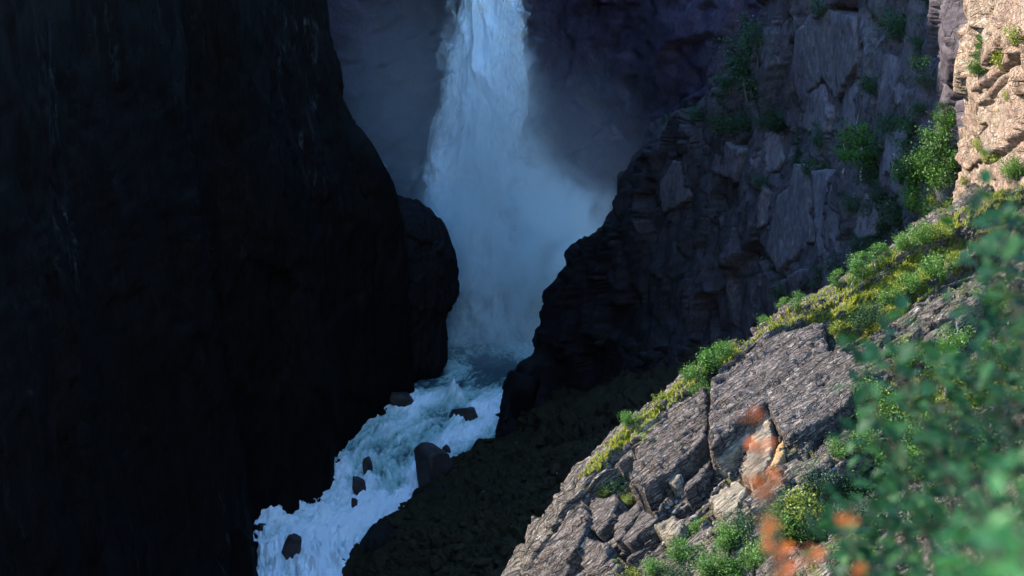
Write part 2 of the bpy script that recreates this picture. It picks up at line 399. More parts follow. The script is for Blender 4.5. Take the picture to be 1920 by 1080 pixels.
# --- right cliff in shade
Ytab = ([880, 940, 1010, 1100, 1200, 1300, 1400, 1500, 1600, 1700, 1770, 1783, 1795, 1830, 1920, 2100, 2400],
        [418, 414, 420, 398, 368, 340, 312, 284, 256, 230, 214, 212, 200, 190, 172, 150, 120])
def Yc(px, py): return float(np.interp(px, *Ytab)) + (450 - py) * .03
sil = [(-700, 1530), (-300, 1490), (-100, 1455), (0, 1430), (60, 1405), (120, 1385), (190, 1315), (235, 1250), (272, 1200), (320, 1172), (370, 1164), (405, 1160), (432, 1112), (470, 1082), (520, 1056), (570, 1022), (620, 1006), (664, 1000), (690, 968), (740, 942), (800, 938), (860, 950), (1000, 960), (1300, 1000)]
rc = []
right_t = [0, .06, .13, .2, .28, .36, .45, .54, .63, .72, .8]
for py, s in sil:
    row = [at(2400, py, 120), at(2100, py, 150), at(1920, py, 172 + (400 - py) * .012), at(1840, py, 190 + (400 - py) * .012), at(1792, py, 201 + (400 - py) * .012), at(1782, py, 212)]
    for t in right_t[1:]:
        px = 1782 + (s - 1782) * t
        row.append(at(px, py, Yc(px, py)))
    ys = Yc(s, py)
    for px, dy in ((s + (1782 - s) * .1, -6), (s + 6, 0)):
        row.append(at(px, py, Yc(px, py) + dy * .5))
    row.append(at(s, py, ys + 4))
    row.append(at(s + 16, py, ys + 18)); row.append(at(s + 60, py, ys + 55))
    rc.append(row)
nr = [6, 8, 14, 14, 14, 14, 16, 13, 12, 14, 14, 12, 10, 12, 14, 14, 14, 14, 10, 14, 14, 12, 8, 6]
P = patch(rc, nr[:len(rc) - 1], [4, 10, 18, 18, 8, 26, 30, 28, 28, 26, 26, 24, 22, 22, 18, 14, 10, 6, 8, 6][:len(rc[0]) - 1])
q = P.reshape(-1, 3)
qr = np.stack([q[:, 0] * .93 - q[:, 2] * .36, q[:, 1], q[:, 2] * .93 + q[:, 0] * .36], 1)
wob = np.stack([fbm(q * .06, 40 + k, 3) for k in range(3)], 1) * 3
dsp = facets((qr + wob) * [.06, .06, .035], 31, 4.2, 5.0, .5) + facets((qr + wob) * [.17, .17, .085], 32, 2.3, 3.0, .4) \
    + facets(qr * [.5, .5, .3], 33, .45, .5) + 1.3 * fbm(q * .04, 34, 3) + .25 * fbm(q * .5, 36, 3)
dsp = carve(P, q, dsp, [[(1524, 310), (1522, 400), (1530, 490)], [(1545, 150), (1556, 215), (1565, 255)], [(1600, 145), (1575, 200), (1566, 255)], [(1480, 190), (1476, 250)], [(1430, 470), (1460, 520)], [(1478, 40), (1470, 150)],
                        [(1395, 400), (1400, 470), (1420, 540)], [(1620, 100), (1612, 220)], [(1290, 300), (1300, 420)], [(1350, 380), (1340, 480)]], 6., 1.1)
dsp = carve(P, q, dsp, [[(1786, 345), (1815, 318), (1850, 300)], [(1792, 262), (1806, 285), (1796, 312)], [(1852, 40), (1853, 240)], [(1805, 20), (1800, 100)], [(1858, 330), (1890, 290), (1925, 250)], [(1800, 235), (1840, 190), (1890, 130), (1925, 100)], [(1862, 200), (1900, 150)],
                        [(1880, 20), (1874, 70)], [(1815, 300), (1845, 250), (1870, 235)]], 1.8, .45)
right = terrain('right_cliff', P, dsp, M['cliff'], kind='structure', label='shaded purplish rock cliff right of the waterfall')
# wall faces right of the groove take the lighter, pink rock
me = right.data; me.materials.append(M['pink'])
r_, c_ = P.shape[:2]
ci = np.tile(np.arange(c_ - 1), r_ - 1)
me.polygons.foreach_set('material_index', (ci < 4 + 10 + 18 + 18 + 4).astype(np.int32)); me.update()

# --- talus slope between river and cliff
def RV(px, py, dz=0.): p = river_at(px, py); return (p.x, p.y, p.z + dz)
st = [(RV(1010, 690), at(1330, 650, 320)), (RV(958, 770), at(1320, 690, 300)), (RV(952, 828), at(1320, 735, 272)), (RV(872, 852), at(1310, 780, 250)), (RV(815, 905), at(1300, 850, 228)),
      (RV(738, 962), at(1280, 930, 205)), (RV(690, 1010), at(1240, 1020, 190)), (RV(652, 1060), at(1200, 1120, 175)), (RV(640, 1150), at(1160, 1300, 155)), ((-58, 250, -30), at(1120, 1600, 120)), ((-50, 60, -40), (-5, 40, 60))]
rows = []
for a, b in st:
    a, b = Vector(a), Vector(b)
    row = []
    for t in (-.25, -.06, 0, .05, .15, .3, .5, .75, 1):
        p = a.lerp(b, t)
        p.z += (-4 * math.sin(math.pi * min(max(t, 0), 1)) + (1.5 if 0.02 < t < .2 else 0)) if t >= 0 else (-6 * abs(t) / .06)
        row.append(tuple(p))
    rows.append(row)
P = patch(rows, [16, 20, 26, 26, 26, 24, 24, 24, 14, 6], [8, 10, 14, 24, 30, 34, 34, 24])
q = P.reshape(-1, 3)
dsp = facets(q * .12, 51, 2.6, 3.0, .6) + facets(q * .33, 52, 1.4, 1.7, .4) + facets(q * .9, 53, .35, .4) + .8 * fbm(q * .07, 54, 3)
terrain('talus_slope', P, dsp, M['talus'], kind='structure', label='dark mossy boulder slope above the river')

# --- sunlit slope, continuing as the hillside the viewer stands on
ridge = [(905, 1190, 116), (985, 1066, 119), (1095, 895, 123), (1195, 795, 127), (1300, 708, 131), (1440, 608, 136), (1560, 548, 140), (1700, 462, 147), (1800, 404, 154), (1920, 345, 160), (2150, 255, 170)]
mid1 = [(920, 1220, 112), (1000, 1090, 115), (1130, 925, 118.5), (1235, 830, 122), (1345, 745, 125.5), (1480, 655, 129.5), (1600, 610, 134), (1740, 520, 140), (1840, 455, 147), (1960, 395, 153), (2190, 300, 162)]
mid2 = [(950, 1270, 107), (1040, 1140, 110), (1190, 985, 113), (1300, 890, 116), (1410, 800, 119), (1530, 730, 122.5), (1650, 670, 127), (1800, 580, 132), (1910, 510, 138), (2040, 440, 144), (2260, 340, 153)]
mid3 = [(1000, 1350, 100), (1110, 1230, 102), (1260, 1090, 104.5), (1370, 990, 107), (1480, 900, 109.5), (1610, 830, 113), (1740, 770, 117), (1900, 680, 122), (2010, 610, 128), (2150, 530, 134), (2380, 410, 143)]
mid4 = [(1060, 1480, 88), (1220, 1380, 89), (1380, 1240, 91), (1490, 1130, 93), (1600, 1050, 96), (1730, 985, 99), (1860, 920, 103), (2010, 830, 109), (2150, 740, 116), (2300, 650, 122), (2550, 510, 132)]
hill = []
hill.append([tuple(at(*p) + Vector((-6, 34, -44))) for p in ridge])
hill.append([tuple(at(*p) + Vector((-1, 7, -7))) for p in ridge])
for rr in (ridge, mid1, mid2, mid3, mid4): hill.append([tuple(at(*p)) for p in rr])
cx = np.linspace(-14, 75, len(ridge))
for y, z, k in ((58, 109, .12), (26, 127, .14), (8, 142, .2), (-2, 146.8, .2), (-25, 149.5, .2)):
    hill.append([(x, y, z + k * x - (8 + .3 * y if i == 0 else 0)) for i, x in enumerate(cx)])
P = patch(hill, [8, 16, 44, 60, 70, 60, 30, 14, 8, 6, 4], [14, 44, 44, 48, 54, 50, 54, 44, 36, 14])
q = P.reshape(-1, 3)
# local frame of the slab bedding: along the ridge, down the face, out of it
ql = q @ FR
wob = np.stack([fbm(q * .15, 60 + k, 3) for k in range(3)], 1) * 1.2
near = np.clip((q[:, 1] - 20) / 40, .08, 1)
dsp = (facets((ql + wob) * [.075, .28, .1], 61, 2.2, 1.8, .6, .05) + facets((ql + wob) * [.22, .85, .3], 62, 1.0, .9, .4, .06)
       + facets(ql * [.5, 2.4, 1.], 63, .4, .35) + .5 * fbm(q * .12, 64, 3) + .12 * fbm(q * 1.2, 66, 3)) * near
CREV = [[(1334, 862), (1380, 828), (1415, 804), (1444, 776)], [(1476, 848), (1536, 810), (1596, 770), (1634, 732)], [(1192, 934), (1250, 892), (1300, 842), (1326, 815)], [(1331, 700), (1328, 760), (1328, 840)],
        [(1150, 1042), (1220, 987), (1290, 942), (1345, 890)], [(1480, 884), (1540, 847), (1605, 792)], [(1608, 692), (1680, 652), (1735, 608)], [(1090, 1012), (1150, 962), (1192, 930)], [(1040, 1092), (1100, 1032)],
        [(1385, 950), (1430, 900), (1470, 880)], [(1410, 905), (1445, 862), (1450, 800)], [(1552, 606), (1556, 650), (1625, 684)], [(1700, 560), (1780, 520), (1850, 490)]]
s_ = P[::4, ::4]; GROUND['slope_bed'] = BVHTree.FromPolygons(s_.reshape(-1, 3).tolist(), grid_faces(*s_.shape[:2]).tolist())
dsp = carve(P, q, dsp, CREV, 4.5, .6)
slope = terrain('sunlit_slope', P, dsp, M['slope'], kind='structure', label='sunlit grey purple rock slope at the right')

# ================================================================== WATER
def foam_mat(name, lo, hi, white, teal, sx, sy, bumpd=.5, alpha=None):
    t = NT(name)
    uv = t.n('UVMap', uv_map='flow')
    mp = t.n('Mapping', {'Vector': uv, 'Scale': (sx, sy, 1)})
    n1 = t.noise(mp, 1., 7, .65, 1.0)
    n2 = t.noise(t.n('Mapping', {'Vector': uv, 'Scale': (sx * 3.1, sy * 2.6, 1)}), 1., 6, .7, .6)
    at_ = t.n('Attribute', attribute_name='foam').outputs['Fac']
    f = t.math('ADD', t.math('ADD', t.math('MULTIPLY', n1, .55), t.math('MULTIPLY', n2, .45)), t.math('SUBTRACT', at_, .5))
    m = t.ramp(f, (lo, 0.), (hi, 1.))
    c = t.ramp(f, (lo - .1, (.04, .075, .09)), (lo + .08, teal), (hi, white))
    rg = t.ramp(m, (0., .25), (.7, .9))
    b = t.n('Bump', {'Height': t.math('ADD', n1, t.math('MULTIPLY', n2, .6)), 'Strength': .8, 'Distance': bumpd})
    p = t.n('BsdfPrincipled', {'Base Color': c, 'Roughness': rg, 'Normal': b, 'Specular IOR Level': .35})
    return t.surf(p)
M['river'] = foam_mat('river water', .3, .62, (.92, .96, .98), (.34, .52, .47), 1, 1, 1.4)

# river: stations far -> near with left / right edges (a little under the banks)
rs = [((-42, 515), (26, 515)), ((-34, 495), (30, 495)), ((-30, 470), (24, 472)), ((-27, 452), (12, 455)), ((-32, 440), (3, 440)), (tuple(RV(735, 745)[:2]), (1, 428)), (tuple(RV(690, 775)[:2]), tuple(RV(965, 815)[:2])),
      (tuple(RV(615, 845)[:2]), tuple(RV(930, 860)[:2])), (tuple(RV(590, 910)[:2]), tuple(RV(840, 920)[:2])), (tuple(RV(520, 945)[:2]), tuple(RV(770, 985)[:2])), (tuple(RV(440, 985)[:2]), tuple(RV(720, 1030)[:2])),
      (tuple(RV(440, 1085)[:2]), tuple(RV(690, 1085)[:2])), (tuple(RV(430, 1180)[:2]), tuple(RV(690, 1180)[:2])), ((-80, 270), (-50, 270))]
rows = []
for a, b in rs:
    rows.append([(a[0] + (b[0] - a[0]) * t, a[1] + (b[1] - a[1]) * t, 0) for t in np.linspace(-.08, 1.08, 5)])
P = patch(rows, [16, 24, 24, 26, 26, 30, 34, 34, 34, 34, 34, 20, 10], [50, 50, 50, 50])
r_, c_ = P.shape[:2]
q = P.reshape(-1, 3)
uu = np.repeat(np.cumsum(np.r_[0, np.linalg.norm(np.diff(P[:, c_ // 2], axis=0), axis=1)]), c_)
vv = np.linalg.norm(P - P[:, :1], axis=2).ravel()
turb = np.interp(q[:, 1], [330, 400, 425, 436, 450, 470], [1.5, 1.2, 1.0, .5, .3, .35])
z = rz(q[:, 1] + 3. * fbm(q * [.1, .1, 1], 71, 3))
fl = np.stack([uu * .1, vv * .22, np.zeros(len(uu))], 1)
z = z + 1.9 * turb * (1.1 * fbm(fl + .6 * fbm(fl * 2, 70, 2)[:, None], 72, 3) + .9 * np.abs(fbm(fl * 3.2, 73, 4)) + .3 * fbm(fl * [9, 9, 1], 74, 3))
# boulders hold the water up on their upstream side and leave a trough below
for px, py, hgt, rad in [(848, 742, 3.4, 2.6), (862, 748, 2.2, 2.), (775, 742, 1.6, 3.), (895, 770, 1.8, 2.5), (925, 775, 2., 3.), (845, 790, 1.5, 3.), (690, 862, 1.8, 2.6), (705, 880, -1.6, 2.4), (672, 900, 1.6, 2.4), (655, 930, 1.2, 2.2),
                         (548, 1010, 1.6, 3.), (790, 870, 1.6, 3.), (730, 905, -1.8, 4.), (760, 860, -1.5, 4.), (640, 880, 1.5, 3.), (610, 960, 1.8, 3.), (520, 975, 2., 3.), (500, 1030, 1.4, 3.), (700, 950, 1.5, 3.), (590, 1040, 1.6, 3.), (640, 1000, 1.5, 3.), (800, 800, 1.4, 3.), (870, 815, 1.5, 3.5), (730, 800, 1.3, 3.)]:
    p = RV(px, py); d2 = (q[:, 0] - p[0]) ** 2 + (q[:, 1] - p[1]) ** 2
    z = z + hgt * np.exp(-d2 / rad ** 2) * (1 + .8 * fbm(q * [.9, .9, 1], 76, 3))
V = np.stack([q[:, 0], q[:, 1], z], 1)
me = mesh_from('river', V, grid_faces(r_, c_), M['river'], True, np.stack([uu * .16, vv * .34], 1))
fo = np.interp(q[:, 1], [330, 375, 392, 405, 418, 428, 434, 440, 455, 475, 500], [.70, .66, .52, .40, .46, .56, .48, .24, .2, .36, .55])
fo = fo + .10 * np.clip((z - rz(q[:, 1])) / 1.5, -1, 1.5) + .34 * fbm(np.stack([uu * .03, vv * .08, uu * 0], 1), 75, 3)
A = me.attributes.new('foam', 'FLOAT', 'POINT'); A.data.foreach_set('value', fo.astype(np.float32))
link('river', me, kind='structure', label='white water river tumbling down the gorge')
RIVER_V = V

# --- waterfall: a tumbling core with ragged veils round it
def fall_mat(name, veil):
    t = NT(name)
    uv = t.n('UVMap', uv_map='flow')
    n1 = t.noise(t.n('Mapping', {'Vector': uv, 'Scale': (1.4, .42, 1)}), 1., 7, .62, .8)
    n2 = t.noise(t.n('Mapping', {'Vector': uv, 'Scale': (5., 1., 1)}), 1., 6, .7, .5)
    h = t.math('ADD', t.math('MULTIPLY', n1, .6), t.math('MULTIPLY', n2, .4))
    c = t.ramp(h, (.3, (.60, .76, .90)), (.6, (.84, .93, .99)))
    b = t.n('Bump', {'Height': h, 'Strength': .7, 'Distance': 1.5})
    d = t.n('BsdfDiffuse', {'Color': c, 'Normal': b})
    tr = t.n('BsdfTranslucent', {'Color': (.84, .93, .99, 1)})
    s = t.n('MixShader', {0: .3 if veil else .1, 1: d, 2: tr})
    at_ = t.n('Attribute', attribute_name='cover').outputs['Fac']
    f = t.math('ADD', h, t.math('SUBTRACT', at_, .5))
    a = t.ramp(f, (.38, 0.), (.70 if veil else .66, .75 if veil else 1.))
    return t.surf(t.n('MixShader', {0: a, 1: t.n('BsdfTransparent'), 2: s}))
M['fallcore'] = fall_mat('falling water', False); M['veil'] = fall_mat('falling droplets', True)
zc = [190, 186, 175, 150, 120, 100, 85, 70, 50, 25, -1]
fy = [536, 527, 518, 512, 508, 506, 505, 504, 502, 500, 498]
def fx(px, py, Y=505): return at(px, py, Y).x
prof = [(190, 866, 984), (175, 868, 980), (150, 872, 976), (120, 872, 972), (104, 848, 982), (92, 832, 992), (80, 820, 992), (66, 806, 975), (50, 790, 980), (25, 770, 1010), (-1, 760, 1040)]
pz = [p[0] for p in prof][::-1]
pl = [fx(p[1], 300) for p in prof][::-1]; pr = [fx(p[2], 300) for p in prof][::-1]
fall = bpy.data.objects.new('waterfall', None); COL.objects.link(fall); fall.location = (-2, 500, 0)
fall['label'] = 'tall blue white waterfall plunging into the gorge'; fall['category'] = 'waterfall'
def fall_sheet(name, mat, grow, seed, amp, cover, nr, nc):
    zz = np.linspace(192, -1, nr); th = np.linspace(-1.35, 1.35, nc)
    L = np.interp(zz, pz, pl) - grow; Rr = np.interp(zz, pz, pr) + grow
    C = (L + Rr) / 2; W = (Rr - L) / 2
    D = W * .55 + grow * .8
    yb = np.interp(zz, zc[::-1], fy[::-1])
    X = C[:, None] + W[:, None] * np.sin(th)[None] / math.sin(1.35)
    Y = yb[:, None] - D[:, None] * np.cos(th)[None]
    Z = np.repeat(zz[:, None], nc, 1)
    P = np.stack([X, Y, Z], 2); q = P.reshape(-1, 3)
    N = normals(P, (0, 300, 100)).reshape(-1, 3)
    s = q * ([.11, .11, .035] if amp < 3 else [.17, .17, .075])
    b = np.abs(fbm(s + .5 * fbm(q * [.05, .05, .03], seed + 9, 2)[:, None], seed, 5, .55))
    d = amp * (1.6 - 4.2 * b) + amp * 1.3 * fbm(q * [.06, .06, .022], seed + 3, 3)
    V = q + N * d[:, None] - np.array(fall.location)
    u = np.repeat((th[None] * 12), nr, 0).ravel(); v = q[:, 2] * .12 + seed * 3.7
    me = mesh_from(name, V, grid_faces(nr, nc), mat, True, np.stack([u * .12, v], 1))
    edge = np.repeat(np.abs(th)[None] / 1.35, nr, 0).ravel()
    cv = cover - (.55 if cover > .6 else .34) * np.clip((edge - .5) / .5, 0, 1) ** 1.4 - (0 if cover > .6 else .14) * np.clip(1 - edge / .55, 0, 1) - np.interp(q[:, 2], [15, 55, 95], [.30, .16, 0]) * (1 if cover > .6 else .3)
    A = me.attributes.new('cover', 'FLOAT', 'POINT'); A.data.foreach_set('value', cv.astype(np.float32))
    return link(name, me, fall)
fall_sheet('falling_water', M['fallcore'], 0., 81, 1.6, .82, 420, 150)
fall_sheet('spray_veil', M['veil'], 1.2, 85, 1.9, .50, 300, 110)
fall_sheet('spray_veil', M['veil'], 3.6, 91, 4.4, .46, 320, 120)
fall_sheet('spray_veil', M['veil'], 1.6, 97, 5.0, .44, 320, 120)

# --- mist boiling up from the plunge pool
def mist():
    t = NT('mist volume'); t.m.node_tree.nodes
    tc = t.n('TexCoord').outputs['Object']
    def blob(c, r, d):
        s = t.n('VectorMath', {0: tc, 1: c}, operation='SUBTRACT'); s2 = t.n('VectorMath', {0: s.outputs[0], 1: tuple(1 / x for x in r)}, operation='MULTIPLY')
        l = t.n('VectorMath', {0: s2.outputs[0]}, operation='LENGTH').outputs['Value']
        return t.math('MULTIPLY', t.n('MapRange', {0: l, 1: 1., 2: .15, 3: 0., 4: 1.}, interpolation_type='SMOOTHSTEP').outputs[0], d)
    n1 = t.noise(t.n('Mapping', {'Vector': tc, 'Scale': (1, 1, .8)}), .072, 6, .62, 1.4)
    n2 = t.ramp(n1, (.38, .04), (.60, 1.))
    f = None
    for b in (((-4, -6, 32), (38, 30, 48), .24), ((16, -10, 36), (24, 22, 32), .26), ((30, -8, 26), (24, 24, 36), .24), ((-4, -10, 66), (24, 22, 50), .10), ((-22, -8, 30), (18, 22, 40), .14), ((-4, -28, 4), (34, 30, 16), .03)):
        g = blob(*b); f = g if f is None else t.math('ADD', f, g)
    dens = t.math('MULTIPLY', f, n2)
    thin = t.math('ADD', blob((-30, 0, 60), (60, 40, 90), .009), blob((26, -4, 40), (56, 50, 74), .008))
    dens = t.math('ADD', dens, thin)
    v = t.n('VolumePrincipled', {'Color': (.90, .972, 1., 1), 'Density': dens, 'Anisotropy': .0})
    t.t.links.new(v.outputs[0], t.out.inputs['Volume'])
    return t.m
x0, x1, y0, y1, z0, z1 = -75, 70, 440, 525, -3, 150
V = np.array([(x, y, z) for x in (x0, x1) for y in (y0, y1) for z in (z0, z1)], float) - [0, 500, 0]
me = mesh_from('mist', V, [(0, 1, 3, 2), (4, 6, 7, 5), (0, 4, 5, 1), (2, 3, 7, 6), (0, 2, 6, 4), (1, 5, 7, 3)], mist())
link('mist', me, loc=(0, 500, 0), kind='stuff', label='pale blue mist boiling up around the foot of the falls', cat='mist')

# ================================================================== ROCK PIECES
def slab(name, outline, mat, parent, ground, thick=2.2, proud=.5, rough=.1, step=.32, jag=.12, tiltpx=None, seed=1):
    """a slab cut to an outline on the local bedding plane: real front face, edges and thickness"""
    pts3 = []
    for (px, py) in outline:
        h = hit(px, py, [ground])
        if h: pts3.append(h[0])
    A = np.array([tuple(p) for p in pts3]); c = A.mean(0)
    U, Sg, Vt = np.linalg.svd(A - c); n = Vt[2]
    if n @ (np.array([0, 0, CAM_H]) - c) < 0: n = -n
    # no steeper to the view than a clear face
    vw = np.array([0, 0, CAM_H]) - c; vw /= np.linalg.norm(vw)
    k = n @ vw
    if k < .35: n = n + vw * (.4 - k); n /= np.linalg.norm(n)
    c = c + n * proud
    ax = np.cross(n, [0, 0, 1.]); ax /= np.linalg.norm(ax); ay = np.cross(n, ax)
    poly = []
    for (px, py) in outline:
        d = np.array(ray(px, py)); o = np.array([0, 0, CAM_H])
        t = ((c - o) @ n) / (d @ n); p = o + d * t - c
        poly.append((p @ ax, p @ ay))
    rs = random.Random(seed)
    dense = []
    for i in range(len(poly)):
        a, b = Vector(poly[i]), Vector(poly[(i + 1) % len(poly)])
        m = max(1, int((b - a).length / (step * 1.3)))
        for k in range(m):
            p = a.lerp(b, k / m)
            dense.append(Vector((p.x + rs.uniform(-jag, jag), p.y + rs.uniform(-jag, jag))))
    xs = [p.x for p in dense]; ys = [p.y for p in dense]
    inner = []
    y = min(ys)
    while y < max(ys):
        x = min(xs)
        while x < max(xs):
            inner.append(Vector((x + rs.uniform(-.3, .3) * step, y + rs.uniform(-.3, .3) * step))); x += step
        y += step
    nd = len(dense)
    vs, es, fs, ov, oe, of = delaunay_2d_cdt(dense + inner, [], [list(range(nd))], 1, .01)
    V2 = np.array([(v.x, v.y) for v in vs])
    Fs = np.array([f for f in fs if len(f) == 3])
    if len(Fs) == 0: return None
    used = np.unique(Fs); rem = -np.ones(len(V2), int); rem[used] = np.arange(len(used)); V2 = V2[used]; Fs = rem[Fs]
    W3 = c + V2[:, :1] * ax + V2[:, 1:] * ay
    ec = {}
    for f in Fs:
        for a, b in ((f[0], f[1]), (f[1], f[2]), (f[2], f[0])): ec[(a, b)] = 1
    bnd = [(a, b) for (a, b) in ec if (b, a) not in ec]
    wl = W3 @ FR if ground == 'slope_bed' else W3
    sc = np.array([.3, 1.6, .5]) if ground == 'slope_bed' else np.array([.35, .35, .12])
    dd = facets(wl * sc, 100 + seed, rough * 2, rough * 2.4) + facets(wl * sc * 2.6, 200 + seed, rough * .7, rough) + rough * fbm(wl * .8, 300 + seed, 3)
    bs = np.unique(np.array(bnd)); dd[bs] -= rough * 1.2
    W3 = W3 + n * dd[:, None]
    m = len(W3)
    low = W3[bs] - n * thick + rng.normal(0, .12, (len(bs), 3))
    mp = {b: m + i for i, b in enumerate(bs)}
    sides = []
    for a, b in bnd: sides += [(b, a, mp[a]), (b, mp[a], mp[b])]
    V = np.concatenate([W3, low]); Fa = np.concatenate([Fs, np.array(sides)])
    loc = c - n * thick * .5
    me = mesh_from(name, V - loc, Fa, mat)
    return link(name, me, parent, loc=tuple(loc))
SL = [([(1332, 716), (1390, 672), (1450, 630), (1500, 612), (1545, 606), (1552, 650), (1600, 668), (1628, 690), (1592, 752), (1530, 790), (1478, 820), (1462, 800), (1440, 752), (1400, 784), (1332, 830), (1330, 770)], 'slab', 3.6, 1.4, .15),
      ([(1182, 905), (1190, 840), (1245, 788), (1290, 745), (1322, 722), (1326, 770), (1322, 828), (1265, 872), (1205, 915)], 'slab', 2.6, .7, .18),
      ([(1340, 838), (1410, 794), (1406, 822), (1372, 850), (1342, 866)], 'ochre', 1.2, .1, .08),
      ([(1412, 800), (1436, 758), (1446, 790), (1444, 860), (1412, 905), (1388, 890), (1400, 850)], 'ochre', 1.4, .35, .08),
      ([(1455, 842), (1468, 824), (1470, 850), (1450, 884), (1444, 878)], 'orange', .9, .8, .05),
      ([(1256, 888), (1278, 887), (1266, 905), (1254, 904)], 'ochre', .8, .45, .04),
      ([(1282, 908), (1330, 860), (1320, 890), (1284, 926)], 'slab', 1.2, .25, .06),
      ([(1470, 905), (1540, 840), (1590, 800), (1600, 815), (1555, 862), (1490, 915)], 'slab', 1.5, .15, .1),
      ([(1330, 930), (1382, 896), (1400, 915), (1372, 960), (1340, 965)], 'ochre', 1.2, .2, .08),
      ([(1405, 930), (1440, 900), (1462, 905), (1440, 945), (1412, 955)], 'ochre', 1.2, .15, .08),
      ([(1105, 990), (1108, 935), (1158, 925), (1152, 965), (1120, 1000)], 'slab', 1.3, .2, .07),
      ([(1160, 965), (1195, 940), (1200, 955), (1160, 1015), (1148, 1008)], 'slab', 1.2, .25, .07),
      ([(1205, 955), (1232, 972), (1180, 1018), (1164, 1014)], 'slab', 1.0, .1, .07),
      ([(1000, 1060), (1048, 985), (1090, 940), (1098, 975), (1080, 1030), (1040, 1085), (985, 1090)], 'slab', 2.0, .2, .16),
      ([(1085, 1045), (1100, 1010), (1145, 1020), (1130, 1070), (1098, 1080)], 'slab', 1.5, .2, .1),
      ([(1224, 985), (1258, 962), (1280, 975), (1278, 1005), (1245, 1010)], 'ochre', 1.4, .4, .14),
      ([(1018, 1030), (1026, 1026), (1022, 1062), (1014, 1056)], 'ochre', .6, .35, .03),
      ([(1078, 1022), (1100, 1006), (1090, 1030), (1076, 1040)], 'ochre', .6, .3, .03),
      ([(1595, 690), (1665, 640), (1725, 620), (1740, 640), (1680, 700), (1610, 735)], 'slope', 1.8, .3, .14),
      ([(1700, 620), (1740, 560), (1830, 520), (1850, 540), (1840, 600), (1760, 640)], 'slope', 1.8, .25, .14)]
for i, (o, m, th, pr_, ro) in enumerate(SL):
    slab('rock_slab' if th > 1.1 else 'stone', o, M[m], slope, 'slope_bed', th + .8, pr_ + (.75 if th > 1.9 or (m == 'ochre' and i in (2, 3)) else .35), ro * (1.7 if th > 1.1 else .8), step=.26, jag=.18 if th > 1.1 else .08, seed=i + 1)
SC = [([(1436, 465), (1455, 369), (1478, 350), (1488, 306), (1507, 318), (1519, 425), (1519, 452), (1485, 487), (1455, 508)], 5., 1.6),
      ([(1521, 320), (1546, 318), (1552, 347), (1570, 338), (1592, 412), (1563, 458), (1535, 486), (1529, 443)], 5., 1.3),
      ([(1482, 130), (1492, 60), (1530, 12), (1600, 34), (1606, 118), (1592, 135), (1566, 186), (1541, 146), (1496, 196)], 6., 1.6),
      ([(1494, 236), (1502, 192), (1538, 160), (1552, 222), (1546, 248), (1510, 246)], 5., 1.2),
      ([(1580, 250), (1578, 190), (1602, 150), (1606, 236)], 5., .9),
      ([(1402, 300), (1432, 240), (1458, 252), (1470, 300), (1452, 320), (1418, 328)], 4., .8),
      ([(1418, 388), (1428, 345), (1448, 362), (1440, 420), (1420, 430)], 4., .9),
      ([(1612, 200), (1640, 90), (1680, 110), (1690, 190), (1650, 220)], 4., .6),
      ([(1650, 330), (1660, 250), (1700, 230), (1705, 300)], 4., .4),
      ([(1595, 420), (1622, 362), (1650, 400), (1640, 440), (1605, 450)], 3., .5),
      ([(1330, 320), (1350, 262), (1385, 285), (1378, 340)], 4., .8),
      ([(1230, 360), (1260, 300), (1300, 310), (1290, 372), (1245, 400)], 5., .9),
      ([(1440, 540), (1500, 505), (1530, 505), (1470, 560)], 3., .4)]
for i, (o, th, pr_) in enumerate(SC):
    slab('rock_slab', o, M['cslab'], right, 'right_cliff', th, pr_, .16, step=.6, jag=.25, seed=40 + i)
for i in range(14):
    x, y = random.uniform(1120, 1290), random.uniform(640, 690); w_, h_ = random.uniform(10, 24), random.uniform(6, 14)
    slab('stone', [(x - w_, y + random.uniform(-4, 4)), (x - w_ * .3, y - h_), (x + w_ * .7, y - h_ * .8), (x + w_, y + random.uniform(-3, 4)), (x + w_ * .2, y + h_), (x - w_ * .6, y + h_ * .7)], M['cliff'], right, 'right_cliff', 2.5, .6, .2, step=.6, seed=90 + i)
# rock corner that stands out under the sunlit wall
slab('rock_slab', [(1782, 360), (1800, 322), (1850, 300), (1862, 340), (1846, 382), (1800, 405), (1784, 392)], M['pink'], right, 'right_cliff', 4., 1.5, .3, step=.4, seed=77)
slab('rock_slab', [(1790, 300), (1798, 270), (1842, 250), (1850, 290), (1812, 320)], M['pink'], right, 'right_cliff', 3., 1.0, .25, step=.4, seed=78)
slab('rock_slab', [(1800, 230), (1822, 160), (1852, 170), (1858, 226), (1830, 262)], M['pink'], right, 'right_cliff', 2., .4, .2, step=.4, seed=79)

# stones and boulders: angular lumps, a dozen shared shapes
def lump(seed, sub=3, flat=.8, mat=None, sharp=.28):
    import bmesh
    bm = bmesh.new(); bmesh.ops.create_icosphere(bm, subdivisions=sub, radius=1.)
    V = np.array([v.co[:] for v in bm.verts]); bm.verts.index_update()
    Fq = np.array([[v.index for v in f.verts] for f in bm.faces]); bm.free()
    rs = np.random.default_rng(seed)
    for _ in range(14):                       # cut flat faces
        n = rs.normal(size=3); n /= np.linalg.norm(n); d = rs.uniform(.5, .85)
        k = V @ n; V = np.where((k > d)[:, None], V - n * (k - d)[:, None], V)
    V = V * [1, rs.uniform(.7, 1.), flat] + (.05 * fbm(V * 3 + seed * 7.1, seed, 3))[:, None] * V
    return mesh_from('stone', V, Fq, mat)
PEB = {m: [lump(300 + i, 2, .7, M[m]) for i in range(5)] for m in ('rubble', 'slab', 'ochre', 'talus', 'black')}
